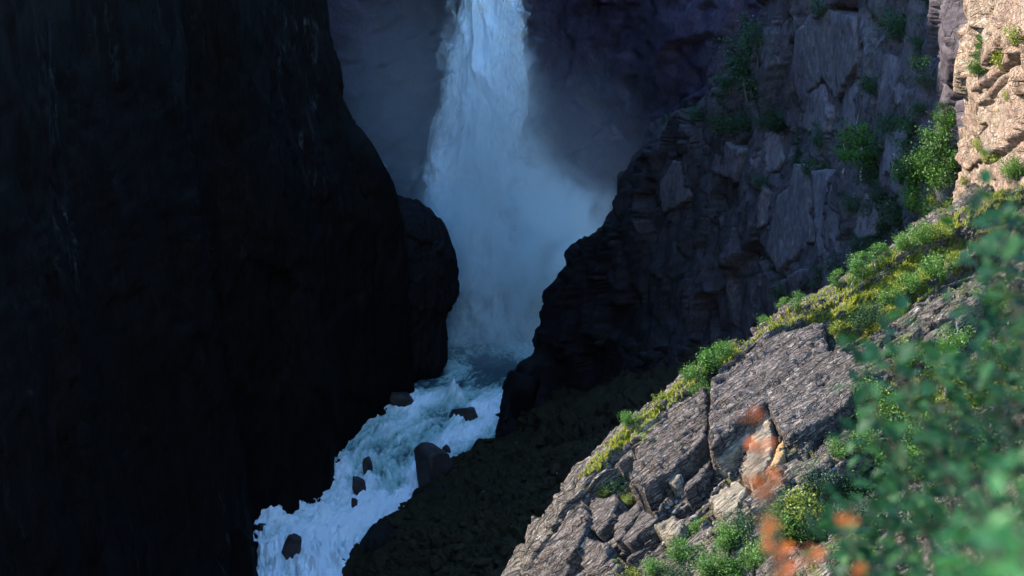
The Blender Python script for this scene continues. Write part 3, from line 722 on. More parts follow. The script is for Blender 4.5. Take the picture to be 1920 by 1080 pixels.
def stone(px, py, size, kind, parent, ground, i):
    h = hit(px, py, [ground])
    if not h: return
    o = link('stone', PEB[kind][i % 5], parent, loc=h[0] + h[1] * size * .15 if h[1].z > 0 else h[0])
    o.rotation_euler = (random.uniform(-.6, .6), random.uniform(-.6, .6), random.uniform(0, 6.3))
    s = size * random.uniform(.75, 1.25); o.scale = (s * random.uniform(.9, 1.5), s, s * random.uniform(.7, 1.1))
for i in range(70):                            # broken stones in the rubble band
    t = random.random(); px = 1185 + 150 * t + random.gauss(0, 14); py = 915 + 20 * t + random.gauss(0, 16)
    stone(px, py, random.uniform(.16, .42), random.choice(['rubble', 'rubble', 'ochre']), slope, 'sunlit_slope', i)
for i in range(60):
    t = random.random(); px = 1240 + 160 * t + random.gauss(0, 18); py = 985 - 35 * t + random.gauss(0, 22)
    stone(px, py, random.uniform(.16, .45), random.choice(['rubble', 'slab', 'rubble', 'ochre']), slope, 'sunlit_slope', i)
for i in range(80):
    px = random.uniform(1020, 1700); py = 1080 - (px - 1000) * .62 + random.uniform(20, 300)
    stone(px, py, random.uniform(.12, .3), random.choice(['slab', 'slab', 'rubble']), slope, 'sunlit_slope', i)
for i in range(40):
    stone(random.uniform(1640, 1880), random.uniform(860, 1080), random.uniform(.2, .55), 'rubble', slope, 'sunlit_slope', i)
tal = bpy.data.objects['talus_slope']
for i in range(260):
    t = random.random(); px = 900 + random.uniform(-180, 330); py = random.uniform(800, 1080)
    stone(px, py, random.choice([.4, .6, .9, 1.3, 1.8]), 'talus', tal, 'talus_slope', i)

SH = [(1000, 760), (948, 832), (905, 850), (868, 862), (848, 892), (800, 925), (760, 945), (732, 975), (720, 1005), (670, 1022), (650, 1060), (646, 1100)]
for i in range(60):
    k = random.uniform(0, len(SH) - 1.01); j = int(k); a, b = SH[j], SH[j + 1]
    px = a[0] + (b[0] - a[0]) * (k - j) + random.gauss(6, 9); py = a[1] + (b[1] - a[1]) * (k - j) + random.gauss(4, 8)
    p = Vector(RV(px, py)); o = link('stone', PEB['talus'][i % 5], tal, loc=p)
    o.rotation_euler = (random.uniform(-.5, .5), random.uniform(-.5, .5), random.uniform(0, 6.3)); z_ = random.choice([.8, 1.1, 1.5, 2.2, 3.]); o.scale = (z_ * 1.2, z_, z_ * .9)
lcl = bpy.data.objects['left_cliff']
SHL = [(472, 1080), (476, 985), (560, 955), (622, 905), (636, 845), (708, 775), (770, 738)]
for i in range(34):
    k = random.uniform(0, len(SHL) - 1.01); j = int(k); a, b = SHL[j], SHL[j + 1]
    px = a[0] + (b[0] - a[0]) * (k - j) + random.gauss(-2, 6); py = a[1] + (b[1] - a[1]) * (k - j) + random.gauss(0, 5)
    p = Vector(RV(px, py)); o = link('stone', PEB['black'][i % 5], lcl, loc=p)
    o.rotation_euler = (random.uniform(-.5, .5), random.uniform(-.5, .5), random.uniform(0, 6.3)); z_ = random.choice([.8, 1.2, 1.6, 2.4]); o.scale = (z_, z_, z_)

for i in range(16):
    stone(random.uniform(880, 1200), random.uniform(800, 1000), random.choice([.25, .35, .5]), 'rubble', tal, 'talus_slope', i)
# boulders in and beside the river
def boulder(px, py, wpx, hpx, seed, label, mat='boulder', sink=.35, tall=None, rot=0., group=None, dy=0., sub=4):
    p = Vector(RV(px, py)); p.y += dy
    s = p.y / F
    import bmesh
    me = lump(seed, sub, 1., M[mat]); me.name = 'boulder'
    o = link('boulder', me, loc=p, label=label, cat='boulder', group=group)
    wx = wpx * s / 2 * 1.15; hz = hpx * s * 1.12
    o.scale = (wx, wx * .9, hz / (2 - 2 * sink) * 1.1)
    o.location.z += hz * (.5 - sink)
    o.rotation_euler = (random.uniform(-.1, .1), rot, seed * 1.3)
    return o
RB = 'boulders standing in the white water'
boulder(812, 908, 88, 88, 411, 'large pointed grey boulder at the right edge of the rapids', sink=.15)
boulder(690, 885, 30, 36, 412, 'small pointed boulder splitting the current in mid river', sink=.2, group=RB)
boulder(670, 922, 32, 34, 413, 'round dark boulder just below the pointed one in mid river', sink=.25, group=RB)
boulder(664, 950, 16, 22, 414, 'smallest foam washed boulder in mid river', sink=.25, group=RB)
boulder(549, 1042, 52, 50, 415, 'blocky brown boulder alone in the foam at the bottom', sink=.2, group=RB)
boulder(870, 783, 64, 28, 416, 'low wave washed boulder under the pool lip', sink=.4, group=RB)
boulder(836, 846, 26, 16, 417, 'low dark boulder behind the large pointed boulder', sink=.3, group=RB)
boulder(748, 758, 60, 28, 418, 'flat dark boulder at the foot of the left cliff', sink=.3)
boulder(490, 994, 30, 18, 419, 'small reddish boulder where foam meets the left cliff', sink=.3)
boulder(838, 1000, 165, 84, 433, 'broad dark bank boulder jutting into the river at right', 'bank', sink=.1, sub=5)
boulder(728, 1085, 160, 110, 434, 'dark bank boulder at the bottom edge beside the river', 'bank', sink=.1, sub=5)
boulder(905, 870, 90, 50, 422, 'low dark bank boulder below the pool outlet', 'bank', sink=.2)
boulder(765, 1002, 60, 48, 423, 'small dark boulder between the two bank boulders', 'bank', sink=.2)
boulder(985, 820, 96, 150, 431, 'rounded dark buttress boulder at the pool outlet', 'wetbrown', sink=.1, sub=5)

# ================================================================== VEGETATION
def tube(path, rad, n=6):
    P = np.array(path, float); V = []; Fc = []
    for i, p in enumerate(P):
        d = P[min(i + 1, len(P) - 1)] - P[max(i - 1, 0)]; d /= np.linalg.norm(d) + 1e-9
        a = np.cross(d, [.3, .9, .1]); a /= np.linalg.norm(a); b = np.cross(d, a)
        for k in range(n):
            t = 2 * math.pi * k / n; V.append(p + (a * math.cos(t) + b * math.sin(t)) * rad[i])
    for i in range(len(P) - 1):
        for k in range(n):
            Fc.append((i * n + k, i * n + (k + 1) % n, (i + 1) * n + (k + 1) % n, (i + 1) * n + k))
    return V, Fc
class MB:
    def __init__(s): s.V = []; s.F = []
    def add(s, vf):
        o = len(s.V); s.V += list(vf[0]); s.F += [tuple(o + i for i in f) for f in vf[1]]
    def mesh(s, name, mat, smooth=False): return mesh_from(name, np.array(s.V), s.F, mat, smooth)
def leaves(centers, size, rs, up=.4, aspect=.55, name='crown', mat=None):
    C = np.array(centers); n = len(C)
    d = rs.normal(size=(n, 3)); d /= np.linalg.norm(d, axis=1, keepdims=True)
    nn = rs.normal(size=(n, 3)) + [0, 0, up * 2]; nn -= d * (nn * d).sum(1, keepdims=True); nn /= np.linalg.norm(nn, axis=1, keepdims=True) + 1e-9
    s = np.cross(d, nn); L = size * rs.uniform(.6, 1.3, (n, 1))
    V = np.stack([C - d * L * .5, C + s * L * aspect * .5 + nn * L * .08, C + d * L * .5, C - s * L * aspect * .5 + nn * L * .08], 1).reshape(-1, 3)
    return mesh_from(name, V, np.arange(4 * n).reshape(-1, 4), mat)
def make_tree(seed, h, spread, nleaf, lsize, leaf, bark, lean=0.):
    rs = np.random.default_rng(seed)
    path = [np.array([0, 0, -.4])]
    for k in range(1, 7):
        path.append(path[-1] + np.array([rs.normal(0, .05) * h + lean * h / 6, rs.normal(0, .05) * h, h / 6 * (1 if k > 1 else 1 + .4 / h)]))
    mb = MB(); r0 = .018 * h + .02
    mb.add(tube(path, [r0 * (1 - .15 * k) for k in range(7)]))
    tips = []
    for k in range(int(12 + h * 1.2)):
        t = rs.uniform(.25, .97); i = min(int(t * 6), 5); p = path[i] + (path[i + 1] - path[i]) * (t * 6 - i)
        a = rs.uniform(0, 6.28); ln = spread * (1.05 - .65 * t) * rs.uniform(.6, 1.15)
        d = np.array([math.cos(a), math.sin(a), rs.uniform(.25, .9)])
        q1 = p + d * ln * .5; q2 = p + d * ln + np.array([0, 0, -ln * .15])
        mb.add(tube([p, q1, q2], [r0 * .4 * (1.1 - t), r0 * .25 * (1.1 - t), .004], 4))
        for s in np.linspace(.35, 1.05, 4): tips.append((p + (q2 - p) * s, ln * .22 + .12))
    ids = rs.integers(0, len(tips), nleaf)
    C = np.array([tips[i][0] for i in ids]) + rs.normal(size=(nleaf, 3)) * np.array([[tips[i][1]] * 3 for i in ids]) * [1, 1, .75]
    return mb.mesh('trunk', bark), leaves(C, lsize, rs, mat=leaf)
def make_shrub(seed, h, spread, nleaf, lsize, leaf, stems=9):
    rs = np.random.default_rng(seed); mb = MB(); tips = []
    for k in range(stems):
        a = rs.uniform(0, 6.28); r = spread * math.sqrt(rs.uniform(0, 1)); hh = h * rs.uniform(.6, 1.) * (1 - .35 * r / spread)
        b = np.array([math.cos(a) * r * .3, math.sin(a) * r * .3, -.25]); e = np.array([math.cos(a) * r, math.sin(a) * r, hh])
        m = (b + e) / 2 + rs.normal(0, .08, 3) * h
        mb.add(tube([b, m, e], [.025, .016, .005], 4))
        for s in np.linspace(.3, 1.0, 7):
            tips.append(((1 - s) ** 2 * b + 2 * s * (1 - s) * m + s * s * e, spread * .2))
    ids = rs.integers(0, len(tips), nleaf)
    C = np.array([tips[i][0] for i in ids]) + rs.normal(size=(nleaf, 3)) * np.array([[tips[i][1]] * 3 for i in ids]) * [1, 1, .8]
    C = C[C[:, 2] > -.2]
    return mb.mesh('stems', M['bark']), leaves(C, lsize, rs, mat=leaf, name='foliage')
def make_spruce(seed, h, leaf):
    rs = np.random.default_rng(seed); mb = MB(); C = []
    mb.add(tube([(0, 0, -.4), (0, 0, h * .5), (0, 0, h)], [.02 * h, .012 * h, .004]))
    for k in range(70):
        t = rs.uniform(.08, .98); a = rs.uniform(0, 6.28); ln = h * .26 * (1 - t) ** .8 * rs.uniform(.7, 1.15) + .1
        p = np.array([0, 0, h * t]); e = p + np.array([math.cos(a) * ln, math.sin(a) * ln, -.25 * ln])
        mb.add(tube([p, e], [.02, .005], 3))
        for s in rs.uniform(.1, 1.05, 26): C.append(p + (e - p) * s + rs.normal(0, .07, 3))
    return mb.mesh('trunk', M['bark']), leaves(C, .26, rs, 0, .3, mat=leaf)
PR = {}
for i in range(3):
    PR['birch%d' % i] = ('birch_tree', 'tree', 8., make_tree(500 + i, 8., 2.3, 3400, .24, M['leaf'], M['birchbark'], .04 * (i - 1)), ('trunk', 'crown'))
    PR['tree%d' % i] = ('leafy_tree', 'tree', 6., make_tree(520 + i, 6., 2.4, 1500, .24, M['leaf2'], M['bark'], .05 * (i - 1)), ('trunk', 'crown'))
    PR['sap%d' % i] = ('birch_sapling', 'sapling', 3., make_tree(540 + i, 3., .8, 1300, .15, M['leaf'], M['birchbark']), ('trunk', 'crown'))
    PR['shrub%d' % i] = ('green_shrub', 'shrub', 2., make_shrub(560 + i, 2., 1.3, 2400, .15, M['leaf']), ('stems', 'foliage'))
    PR['dark%d' % i] = ('dark_shrub', 'shrub', 2., make_shrub(580 + i, 2., 1.5, 1900, .15, M['leaf2'], 12), ('stems', 'foliage'))
    PR['yel%d' % i] = ('yellowing_shrub', 'shrub', 1.2, make_shrub(600 + i, 1.2, 1.0, 1500, .12, M['leaf3']), ('stems', 'foliage'))
PR['spruce0'] = ('spruce_tree', 'tree', 6., make_spruce(620, 6., M['needle']), ('trunk', 'crown'))
def plant(kind, px, py, hpx, label, grounds=None, group=None, wide=1.):
    h = hit(px, py, grounds)
    if not h: return
    nm, cat, h0, meshes, parts = PR[kind]
    e = link(nm, None, loc=h[0] - Vector((0, 0, .1)), label=label, cat=cat, group=group)
    s = hpx * h[0].y / F / h0
    e.scale = (s * wide, s * wide, s); e.rotation_euler = (0, 0, random.uniform(0, 6.28))
    for me, pn in zip(meshes, parts): link(pn, me, e)
SS = ['sunlit_slope']; RCG = ['right_cliff']
# along the ridge, from the bottom up
G1 = 'shrubs along the sunlit ridge'
for a in [('shrub0', 1182, 796, 34, 'lone light green shrub lowest on the ridge against dark talus'), ('yel0', 1240, 752, 22, 'small tuft shrub on the ridge, second from its lower end'),
          ('shrub1', 1296, 715, 40, 'bushy green shrub at the left end of the ridge thicket'), ('shrub2', 1328, 692, 52, 'tallest green shrub of the ridge thicket'),
          ('sap0', 1341, 672, 50, 'thin sapling rising behind the ridge thicket'), ('shrub0', 1362, 668, 40, 'green shrub at the right end of the ridge thicket'),
          ('shrub1', 1318, 745, 44, 'green shrub hanging below the ridge thicket on the rock'), ('yel1', 1395, 642, 24, 'low yellowish shrub on bare ridge right of the thicket'),
          ('shrub2', 1436, 612, 28, 'small round shrub alone on the ridge'), ('sap1', 1472, 590, 38, 'shorter of two thin saplings side by side on the ridge'),
          ('sap2', 1494, 582, 46, 'taller of two thin saplings side by side on the ridge'), ('sap0', 1567, 545, 46, 'left birch sapling of the ridge clump'),
          ('sap1', 1588, 536, 62, 'bushy birch sapling in the middle of the ridge clump'), ('sap2', 1612, 524, 60, 'birch sapling on the right of the ridge clump'),
          ('sap0', 1640, 505, 56, 'broad birch sapling farther up the ridge than the clump'), ('sap1', 1660, 494, 44, 'narrow birch sapling farther up the ridge'),
          ('shrub0', 1700, 470, 40, 'green shrub below the shaded gully on the upper ridge'), ('shrub1', 1732, 455, 46, 'large green shrub on the upper ridge beside the rock corner'),
          ('yel2', 1762, 440, 28, 'low yellow green shrub near the rock corner')]:
    plant(*a[:5], grounds=SS, group=G1, wide=1.25 if 'sap' in a[0] else 1.)
# ledge
G2 = 'shrubs on the grassy ledge'
for a in [('dark0', 1600, 612, 46, 'dark green shrub at the lower end of the grassy ledge'), ('dark1', 1640, 600, 44, 'dark green shrub in the middle of the grassy ledge'),
          ('shrub2', 1668, 570, 42, 'bright shrub on the grassy ledge above the dark ones'), ('shrub0', 1712, 545, 44, 'bright shrub beside pale rock on the ledge'),
          ('shrub1', 1752, 520, 52, 'big green shrub at the upper end of the ledge'), ('yel0', 1570, 622, 26, 'yellow shrub hanging over the big slab'),
          ('yel1', 1690, 590, 24, 'low yellow shrub at the edge of the ledge'), ('yel2', 1790, 490, 24, 'low yellow shrub under the upper ridge'),
          ('shrub2', 1880, 420, 44, 'green shrub on the ridge near the right edge')]:
    plant(*a[:5], grounds=SS, group=G2)
# on the rock face and at its foot
G3 = 'shrubs on the sunlit rock face'
for a in [('dark0', 1150, 918, 48, 'dark green shrub growing in a hollow of the lower slabs'), ('yel0', 1128, 925, 24, 'mossy yellow tuft left of the shrub in the hollow'), ('yel1', 1178, 940, 22, 'mossy yellow tuft right of the shrub in the hollow'),
          ('yel2', 1225, 832, 30, 'narrow green tuft in a crack of the middle slab'), ('yel0', 1300, 830, 26, 'yellow tuft in the joint left of the big slab'),
          ('shrub0', 1230, 1075, 46, 'leafy shrub at the lower left of the bottom thicket'), ('shrub1', 1280, 1050, 60, 'leafy shrub in the bottom thicket below the rubble'), ('shrub2', 1335, 1075, 66, 'leafy shrub at the bottom edge in the thicket'),
          ('shrub0', 1355, 1025, 62, 'leafy shrub in the thicket under the ochre stone'), ('dark1', 1405, 1000, 64, 'tall green shrub right of the ochre stone'), ('shrub1', 1420, 1060, 66, 'leafy shrub at the bottom edge behind orange leaves'),
          ('dark2', 1480, 955, 42, 'dark shrub under the orange lichen stone'), ('yel1', 1500, 965, 50, 'olive yellow shrub between dark shrubs'), ('yel2', 1490, 1010, 54, 'brownish shrub behind the orange sprig'),
          ('dark0', 1560, 925, 56, 'large dark shrub below the slab overhang'), ('dark1', 1605, 935, 66, 'largest dark shrub in the shadowed hollow'), ('shrub2', 1575, 850, 34, 'grey green shrub against the pale slab'),
          ('shrub0', 1625, 840, 44, 'grey green shrub above the dark hollow'), ('shrub1', 1660, 800, 60, 'green shrub left of the birch'), ('dark2', 1540, 1000, 60, 'dark shrub at the bottom behind orange leaves'),
          ('yel0', 1700, 790, 46, 'yellow green shrub left of the birch foot'), ('yel1', 1850, 745, 60, 'yellow shrub right of the birch foot'), ('yel2', 1800, 770, 50, 'yellow shrub at the birch foot'),
          ('shrub2', 1740, 830, 64, 'green shrub below the birch'), ('shrub0', 1690, 890, 70, 'green shrub over pale stones'), ('dark0', 1640, 1000, 70, 'dark shrub between pale stones at the bottom'),
          ('shrub1', 1780, 900, 70, 'green shrub in the right thicket'), ('dark1', 1850, 870, 80, 'dark shrub in the right thicket'), ('dark2', 1740, 990, 80, 'dark shrub low in the right thicket'), ('shrub0', 1880, 690, 70, 'green shrub at the right under the ridge'),
          ('shrub2', 1310, 1000, 44, 'small shrub at the top of the bottom thicket'), ('dark0', 1380, 960, 44, 'dark shrub just under the ochre stones'), ('shrub0', 1450, 1010, 56, 'green shrub between olive shrub and thicket'), ('dark2', 1270, 1085, 50, 'dark shrub at the bottom edge left of the thicket'),
          ('shrub1', 1385, 1085, 60, 'green shrub at the bottom edge in mid thicket'), ('dark1', 1520, 915, 42, 'dark shrub left of the largest dark shrub'), ('shrub2', 1600, 1060, 60, 'green shrub at the bottom edge under the twigs'), ('yel0', 1190, 1085, 34, 'yellow tuft at the bottom edge on bare rock'),
          ('yel1', 1265, 915, 22, 'tiny tuft among the broken stones'), ('shrub0', 1640, 760, 50, 'shrub against the slab end'), ('dark0', 1700, 840, 66, 'dark shrub left below the birch'), ('shrub1', 1700, 680, 40, 'green shrub between the two upper slabs'), ('shrub2', 1860, 590, 56, 'green shrub right of the upper slab')]:
    plant(a[0], a[1], a[2], a[3] * (1.2 if a[1] > 1440 else .85), a[4], grounds=SS, group=G3, wide=1.15)
plant('birch0', 1775, 752, 178, 'leafy birch with thin pale trunk standing on the sunlit slope', SS)
plant('birch1', 1840, 740, 120, 'smaller birch right of the pale trunked birch', SS)
# sunlit wall
G4 = 'bushes at the edge of the sunlit wall'
for a in [('dark0', 1750, 300, 76, 'bright bush at the edge of the shade beside the sunlit wall'), ('shrub1', 1738, 330, 60, 'bright bush below the one at the wall edge'), ('shrub2', 1768, 275, 56, 'uppermost bright bush at the wall edge'),
          ('shrub0', 1690, 338, 44, 'bright bush half in shade left of the wall'), ('shrub1', 1720, 392, 52, 'bush above the ridge left of the rock corner'), ('shrub2', 1745, 408, 44, 'bush at the foot of the rock corner'),
          ('sap0', 1838, 118, 56, 'slim green bush growing on the sunlit wall'), ('shrub0', 1836, 140, 34, 'green bush below the slim one on the wall'), ('yel0', 1878, 120, 36, 'orange tinged bush on the sunlit wall'),
          ('yel1', 1912, 76, 40, 'yellow bush on the wall at the right edge'), ('yel2', 1838, 278, 26, 'small bush over the dark overhang'), ('yel0', 1890, 185, 20, 'tiny bush high on the wall face'), ('shrub0', 1772, 318, 60, 'bright bush tight against the wall foot'), ('shrub1', 1758, 352, 56, 'bright bush above the grass at the wall foot'), ('shrub2', 1778, 236, 44, 'small bright bush in the wall groove'),
          ('shrub0', 1712, 356, 50, 'bright bush lower left of the wall'), ('yel1', 1768, 385, 34, 'yellow green bush where wall meets ridge'), ('yel2', 1860, 300, 30, 'bush in the diagonal crack of the wall'), ('shrub1', 1900, 330, 44, 'bright bush at the wall foot near the right edge'), ('yel0', 1815, 345, 24, 'tuft on the rock corner')]:
    plant(*a[:5], grounds=RCG, group=G4)
# shaded cliff
G5 = 'trees on the shaded cliff'
for a in [('birch0', 1616, 342, 132, 'shaded birch with a visible pale trunk on the cliff ledge'), ('birch1', 1580, 320, 76, 'shaded birch left of the pale trunked one'), ('tree0', 1655, 318, 90, 'shaded tree right of the pale trunked birch'),
          ('spruce0', 1492, 318, 74, 'dark spruce at the left end of the cliff ledge'), ('dark0', 1530, 330, 44, 'dark bush right of the spruce'), ('dark1', 1560, 345, 40, 'dark bush under the shaded birch'),
          ('tree1', 1398, 205, 150, 'tall bluish tree on the shoulder near the falls'), ('tree2', 1430, 215, 130, 'bluish tree right of the tall one on the shoulder'), ('tree0', 1350, 215, 70, 'low bluish tree on the crest left of the tall one'),
          ('tree1', 1420, 120, 90, 'bluish tree higher up the shoulder'), ('dark2', 1400, 240, 44, 'bush under the tall bluish tree'), ('dark0', 1450, 240, 46, 'bush at the edge of the smooth slab'), ('dark1', 1310, 225, 30, 'bush on the crest nearest the falls'),
          ('tree2', 1738, 185, 80, 'shaded tree close to the sunlit wall'), ('tree0', 1708, 260, 70, 'shaded tree in the gully below the wall'), ('dark2', 1680, 250, 50, 'shaded bush in the gully'), ('tree1', 1650, 395, 60, 'shaded tree under the ledge'),
          ('dark0', 1610, 400, 46, 'shaded bush beneath the pale trunked birch'), ('dark1', 1690, 420, 60, 'shaded bush low in the gully'), ('dark2', 1580, 520, 50, 'shaded bush behind the ridge clump'), ('tree2', 1530, 560, 70, 'shaded tree behind the two saplings'),
          ('dark0', 1480, 560, 44, 'shaded bush below the tall slabs'), ('tree0', 1590, 40, 70, 'shaded tree at the top edge'), ('tree1', 1640, 30, 70, 'leafy shaded tree at the top edge, right of another'), ('dark1', 1690, 70, 60, 'shaded bush high on the cliff'),
          ('tree2', 1722, 60, 66, 'shaded tree at the top beside the sunlit wall'), ('dark2', 1430, 350, 30, 'mossy bush left of the tall slabs'), ('tree0', 1770, 240, 50, 'shaded tree in the groove of the wall'), ('dark0', 1640, 170, 40, 'bush on the bare shaded face'), ('dark1', 1600, 300, 60, 'bush behind the pale trunked birch'), ('tree1', 1545, 300, 66, 'low shaded tree between spruce and birch'), ('dark2', 1640, 340, 60, 'bush at the foot of the pale trunked birch'), ('tree2', 1690, 300, 84, 'shaded tree on the ledge nearest the bright bushes'),
          ('dark0', 1720, 330, 60, 'bush in the shade edge left of the bright bushes'), ('dark1', 1660, 440, 56, 'shaded bush above the ridge saplings'), ('tree0', 1725, 130, 60, 'shaded tree beside the groove of the wall'), ('dark2', 1560, 30, 50, 'bush over the smooth slab at the top edge'), ('tree1', 1370, 175, 80, 'bluish tree at the left end of the shoulder'), ('dark1', 1360, 250, 44, 'bush below the shoulder trees'), ('dark0', 1620, 470, 40, 'shaded bush above the ridge clump'), ('tree2', 1380, 110, 70, 'bluish tree on the upper left of the shoulder')]:
    plant(a[0], a[1], a[2], a[3] * 1.05, a[4], grounds=RCG, group=G5)

# grass along the ridge and ledge; heather over the slab edge; dull grass on the talus
def blades(name, spots, mat, h, wdt, label, cat, n_each=1, lean=.5):
    C = np.array(spots); n = len(C); rs = np.random.default_rng(len(C))
    a = rs.uniform(0, 6.28, n); d = np.stack([np.cos(a), np.sin(a), 0 * a], 1); s = np.stack([-np.sin(a), np.cos(a), 0 * a], 1)
    H = h * rs.uniform(.5, 1.3, (n, 1)); k = lean * rs.uniform(.2, 1.2, (n, 1))
    m = C + d * H * k * .3 + np.array([0, 0, 1]) * H * .55; t = C + d * H * k + np.array([0, 0, 1]) * H * .85
    b = C - np.array([0, 0, .12])
    V = np.stack([b - s * wdt, b + s * wdt, m + s * wdt * .7, t, m - s * wdt * .7], 1).reshape(-1, 3)
    me = mesh_from(name, V, np.arange(5 * n).reshape(-1, 5), mat)
    return link(name, me, kind='stuff', label=label, cat=cat)
def band(poly, n, ground, seed):
    """points scattered on the ground inside a picture polygon"""
    rs = random.Random(seed); out = []
    xs = [p[0] for p in poly]; ys = [p[1] for p in poly]
    k = 0
    while len(out) < n and k < n * 12:
        k += 1
        x, y = rs.uniform(min(xs), max(xs)), rs.uniform(min(ys), max(ys)); ins = False
        for i in range(len(poly)):
            (x1, y1), (x2, y2) = poly[i], poly[i - 1]
            if (y1 > y) != (y2 > y) and x < (x2 - x1) * (y - y1) / (y2 - y1) + x1: ins = not ins
        if ins:
            h = hit(x, y, [ground])
            if h and rs.random() < .35 + .65 * (.5 + .5 * math.sin(h[0].x * 1.7 + 3 * math.sin(h[0].y * .9))): out.append(tuple(h[0]))
    return out
RIDGE_BAND = [(1085, 900), (1120, 850), (1195, 782), (1300, 695), (1440, 598), (1560, 538), (1700, 452), (1800, 394), (1920, 336), (1920, 372), (1830, 430), (1740, 490), (1640, 560), (1560, 600), (1440, 622), (1310, 720), (1210, 800), (1130, 880)]
LEDGE = [(1540, 600), (1600, 560), (1720, 480), (1800, 450), (1820, 480), (1760, 540), (1690, 590), (1640, 625), (1560, 640)]
sp_ = band(RIDGE_BAND, 16000, 'sunlit_slope', 1) + band(LEDGE, 11000, 'sunlit_slope', 2)
blades('ridge_grass', sp_, M['grass'], .42, .028, 'bright grass along the sunlit ridge and ledge', 'grass')
hea = band([(1520, 606), (1640, 600), (1630, 640), (1560, 642)], 2500, 'sunlit_slope', 3) + band([(1110, 930), (1190, 930), (1200, 960), (1120, 945)], 900, 'sunlit_slope', 4) + band([(1300, 720), (1330, 730), (1330, 840), (1305, 850)], 900, 'sunlit_slope', 5) \
    + band([(1480, 930), (1560, 920), (1560, 1000), (1470, 1030)], 2500, 'sunlit_slope', 6) + band([(1660, 640), (1800, 680), (1800, 800), (1640, 800)], 4000, 'sunlit_slope', 7) + band([(1780, 460), (1900, 400), (1910, 440), (1790, 520)], 2500, 'sunlit_slope', 8)
blades('heather', hea, M['moss'], .3, .04, 'brownish heather and moss on the slab edges', 'heather')
dg = band([(950, 830), (1230, 740), (1150, 860), (980, 1060), (700, 1080), (860, 920)], 5000, 'talus_slope', 9)
blades('talus_grass', dg, M['dgrass'], .6, .06, 'dark grass and moss between the talus stones', 'grass')

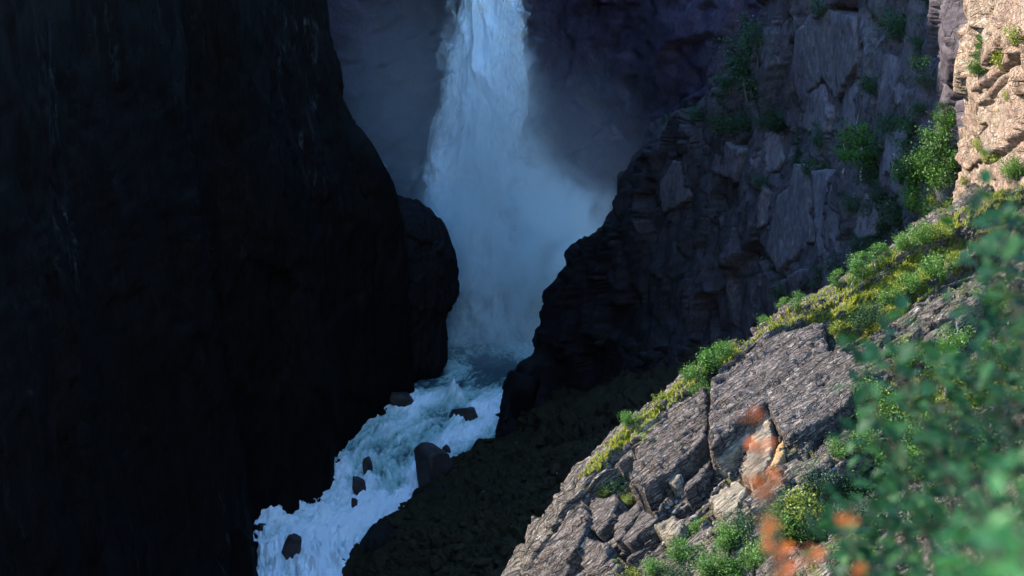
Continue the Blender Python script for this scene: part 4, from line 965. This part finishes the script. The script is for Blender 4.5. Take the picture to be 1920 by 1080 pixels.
# ================================================================== FOREGROUND PLANTS (close to the lens, out of focus)
def leaf_mesh(name, mat, L=1., W=.5):
    V = []; Fq = []
    for i, t in enumerate(np.linspace(0, 1, 6)):
        wv = W * .5 * math.sin(math.pi * (t ** .8)) + .005
        for s in (-1, 0, 1): V.append((s * wv, t * L, .12 * wv * abs(s) * 2 - .12 * t * t))
    for i in range(5):
        for k in range(2): a = i * 3 + k; Fq.append((a, a + 1, a + 4, a + 3))
    return mesh_from(name, np.array(V), Fq, mat, True)
FL = {'g': leaf_mesh('leaf', M['fgleaf']), 'b': leaf_mesh('leaf', M['fgleaf2']), 'o': leaf_mesh('leaf', M['fgorange'], 1, .75)}
def ground_at(x, y):
    h = GROUND['sunlit_slope'].ray_cast(Vector((x, y, 400)), Vector((0, 0, -1))); return h[0] if h[0] else Vector((x, y, 146))
def sprig_bush(name, base_xy, tips, leafkind, lsize, label, cat, nleaf=9, spread=.05, group=None, maxparts=300):
    """woody stems from one foot to each tip, leaves set along the outer half"""
    b = ground_at(*base_xy); e = link(name, None, loc=b, label=label, cat=cat, group=group); cnt = 0
    rest = []
    per = max(1, 300 // len(tips)) if len(tips) * nleaf > 300 else 0
    LV = np.array([v.co[:] for v in FL[leafkind].vertices]); LF = np.array([f.vertices[:] for f in FL[leafkind].polygons])
    for (px, py, Y) in tips:
        tip = at(px, py, Y) - b
        a = Vector((random.gauss(0, .06), random.gauss(0, .06), -.1))
        m = a.lerp(tip, .55) + Vector((random.gauss(0, .05), random.gauss(0, .05), .12 * tip.length))
        path = [(1 - s) ** 2 * a + 2 * s * (1 - s) * m + s * s * tip for s in [i / 8 for i in range(9)]]
        V, Fc = tube([tuple(p) for p in path], [.010 * (1 - .1 * k) for k in range(9)], 5)
        st_ = link('stem', mesh_from('stem', np.array(V), Fc, M['bark'], True), e)
        d = (path[-1] - path[-2]).normalized()
        n = nleaf
        for k in range(n):
            s = 1 - (.42 if leafkind != 'o' else .03) * (k / n) * min(1, .9 / max(tip.length, .3))
            p = (1 - s) ** 2 * a + 2 * s * (1 - s) * m + s * s * tip
            p = p + Vector((random.gauss(0, spread), random.gauss(0, spread), random.gauss(0, spread)))
            ang = random.uniform(0, 6.28)
            dirv = (d * .5 + Vector((math.cos(ang), math.sin(ang), random.uniform(-.3, .6)))).normalized()
            q_ = dirv.to_track_quat('Y', 'Z') @ Matrix.Rotation(random.uniform(-.7, .7), 3, 'Y').to_quaternion()
            sc_ = lsize * random.uniform(.55, 1.35)
            if per and k >= per:                    # beyond the 300 largest the leaves form one mass
                rest.append((LV * sc_) @ np.array(q_.to_matrix()).T + np.array(p)); continue
            o = link('leaf', FL[leafkind], st_, loc=p)
            o.rotation_euler = q_.to_euler(); o.scale = (sc_,) * 3
            cnt += 1
    if rest:
        nv = len(LV); V = np.concatenate(rest); Fq = np.concatenate([LF + nv * i for i in range(len(rest))])
        link('foliage', mesh_from('foliage', V, Fq, FL[leafkind].materials[0], True), e, kind='stuff')
    return e
random.seed(21)
T = []
for k in range(34):                                  # the dense mass at the right edge
    T.append((random.uniform(1830, 1990), random.uniform(400, 820), random.uniform(4.4, 6.4)))
for k in range(48):
    T.append((random.uniform(1650, 1910), random.uniform(660, 1070), random.uniform(4.4, 6.4)))
for k in range(10):
    T.append((random.uniform(1560, 1700), random.uniform(900, 1080), random.uniform(4.4, 6.)))
sprig_bush('leafy_bush', (3.4, 6.0), T, 'g', .074, 'blurred dark blue green bush close up at the right edge', 'bush', 18, .12)
T2 = [(1590, 640, 5.2), (1575, 690, 5.1), (1620, 720, 5.3), (1700, 600, 5.4), (1725, 620, 5.2), (1655, 660, 5.5), (1690, 700, 5.3), (1640, 760, 5.4), (1870, 375, 5.0), (1880, 420, 5.1), (1850, 470, 5.4), (1560, 985, 5.0), (1600, 940, 5.2), (1520, 975, 4.9), (1655, 905, 5.3), (1600, 1000, 5.2), (1750, 660, 5.5), (1680, 830, 5.2)]
sprig_bush('leafy_branch', (2.9, 5.6), T2, 'g', .095, 'blurred blue green twigs reaching left in front of the slope', 'bush', 6, .06)
T3 = [(random.uniform(1830, 1990), random.uniform(880, 1140), random.uniform(2.0, 2.8)) for k in range(20)]
sprig_bush('bright_bush', (1.6, 2.4), T3, 'b', .06, 'very blurred bright green bush in the lower right corner', 'bush', 10, .05)
T4 = [(1408, 780, 2.9), (1418, 838, 2.9), (1412, 895, 2.85), (1445, 890, 2.9), (1430, 910, 2.9)]
sprig_bush('orange_sprig', (1.0, 2.6), T4, 'o', .026, 'blurred rust red sprig in front of the sunlit slab', 'sprig', 7, .009)
T5 = [(1440, 985, 2.8), (1465, 1035, 2.75), (1512, 1045, 2.8), (1470, 1070, 2.8), (1605, 1065, 2.8), (1590, 975, 2.9)]
sprig_bush('orange_sprig', (1.2, 2.5), T5, 'o', .027, 'blurred bright orange sprig at the bottom edge', 'sprig', 7, .009)
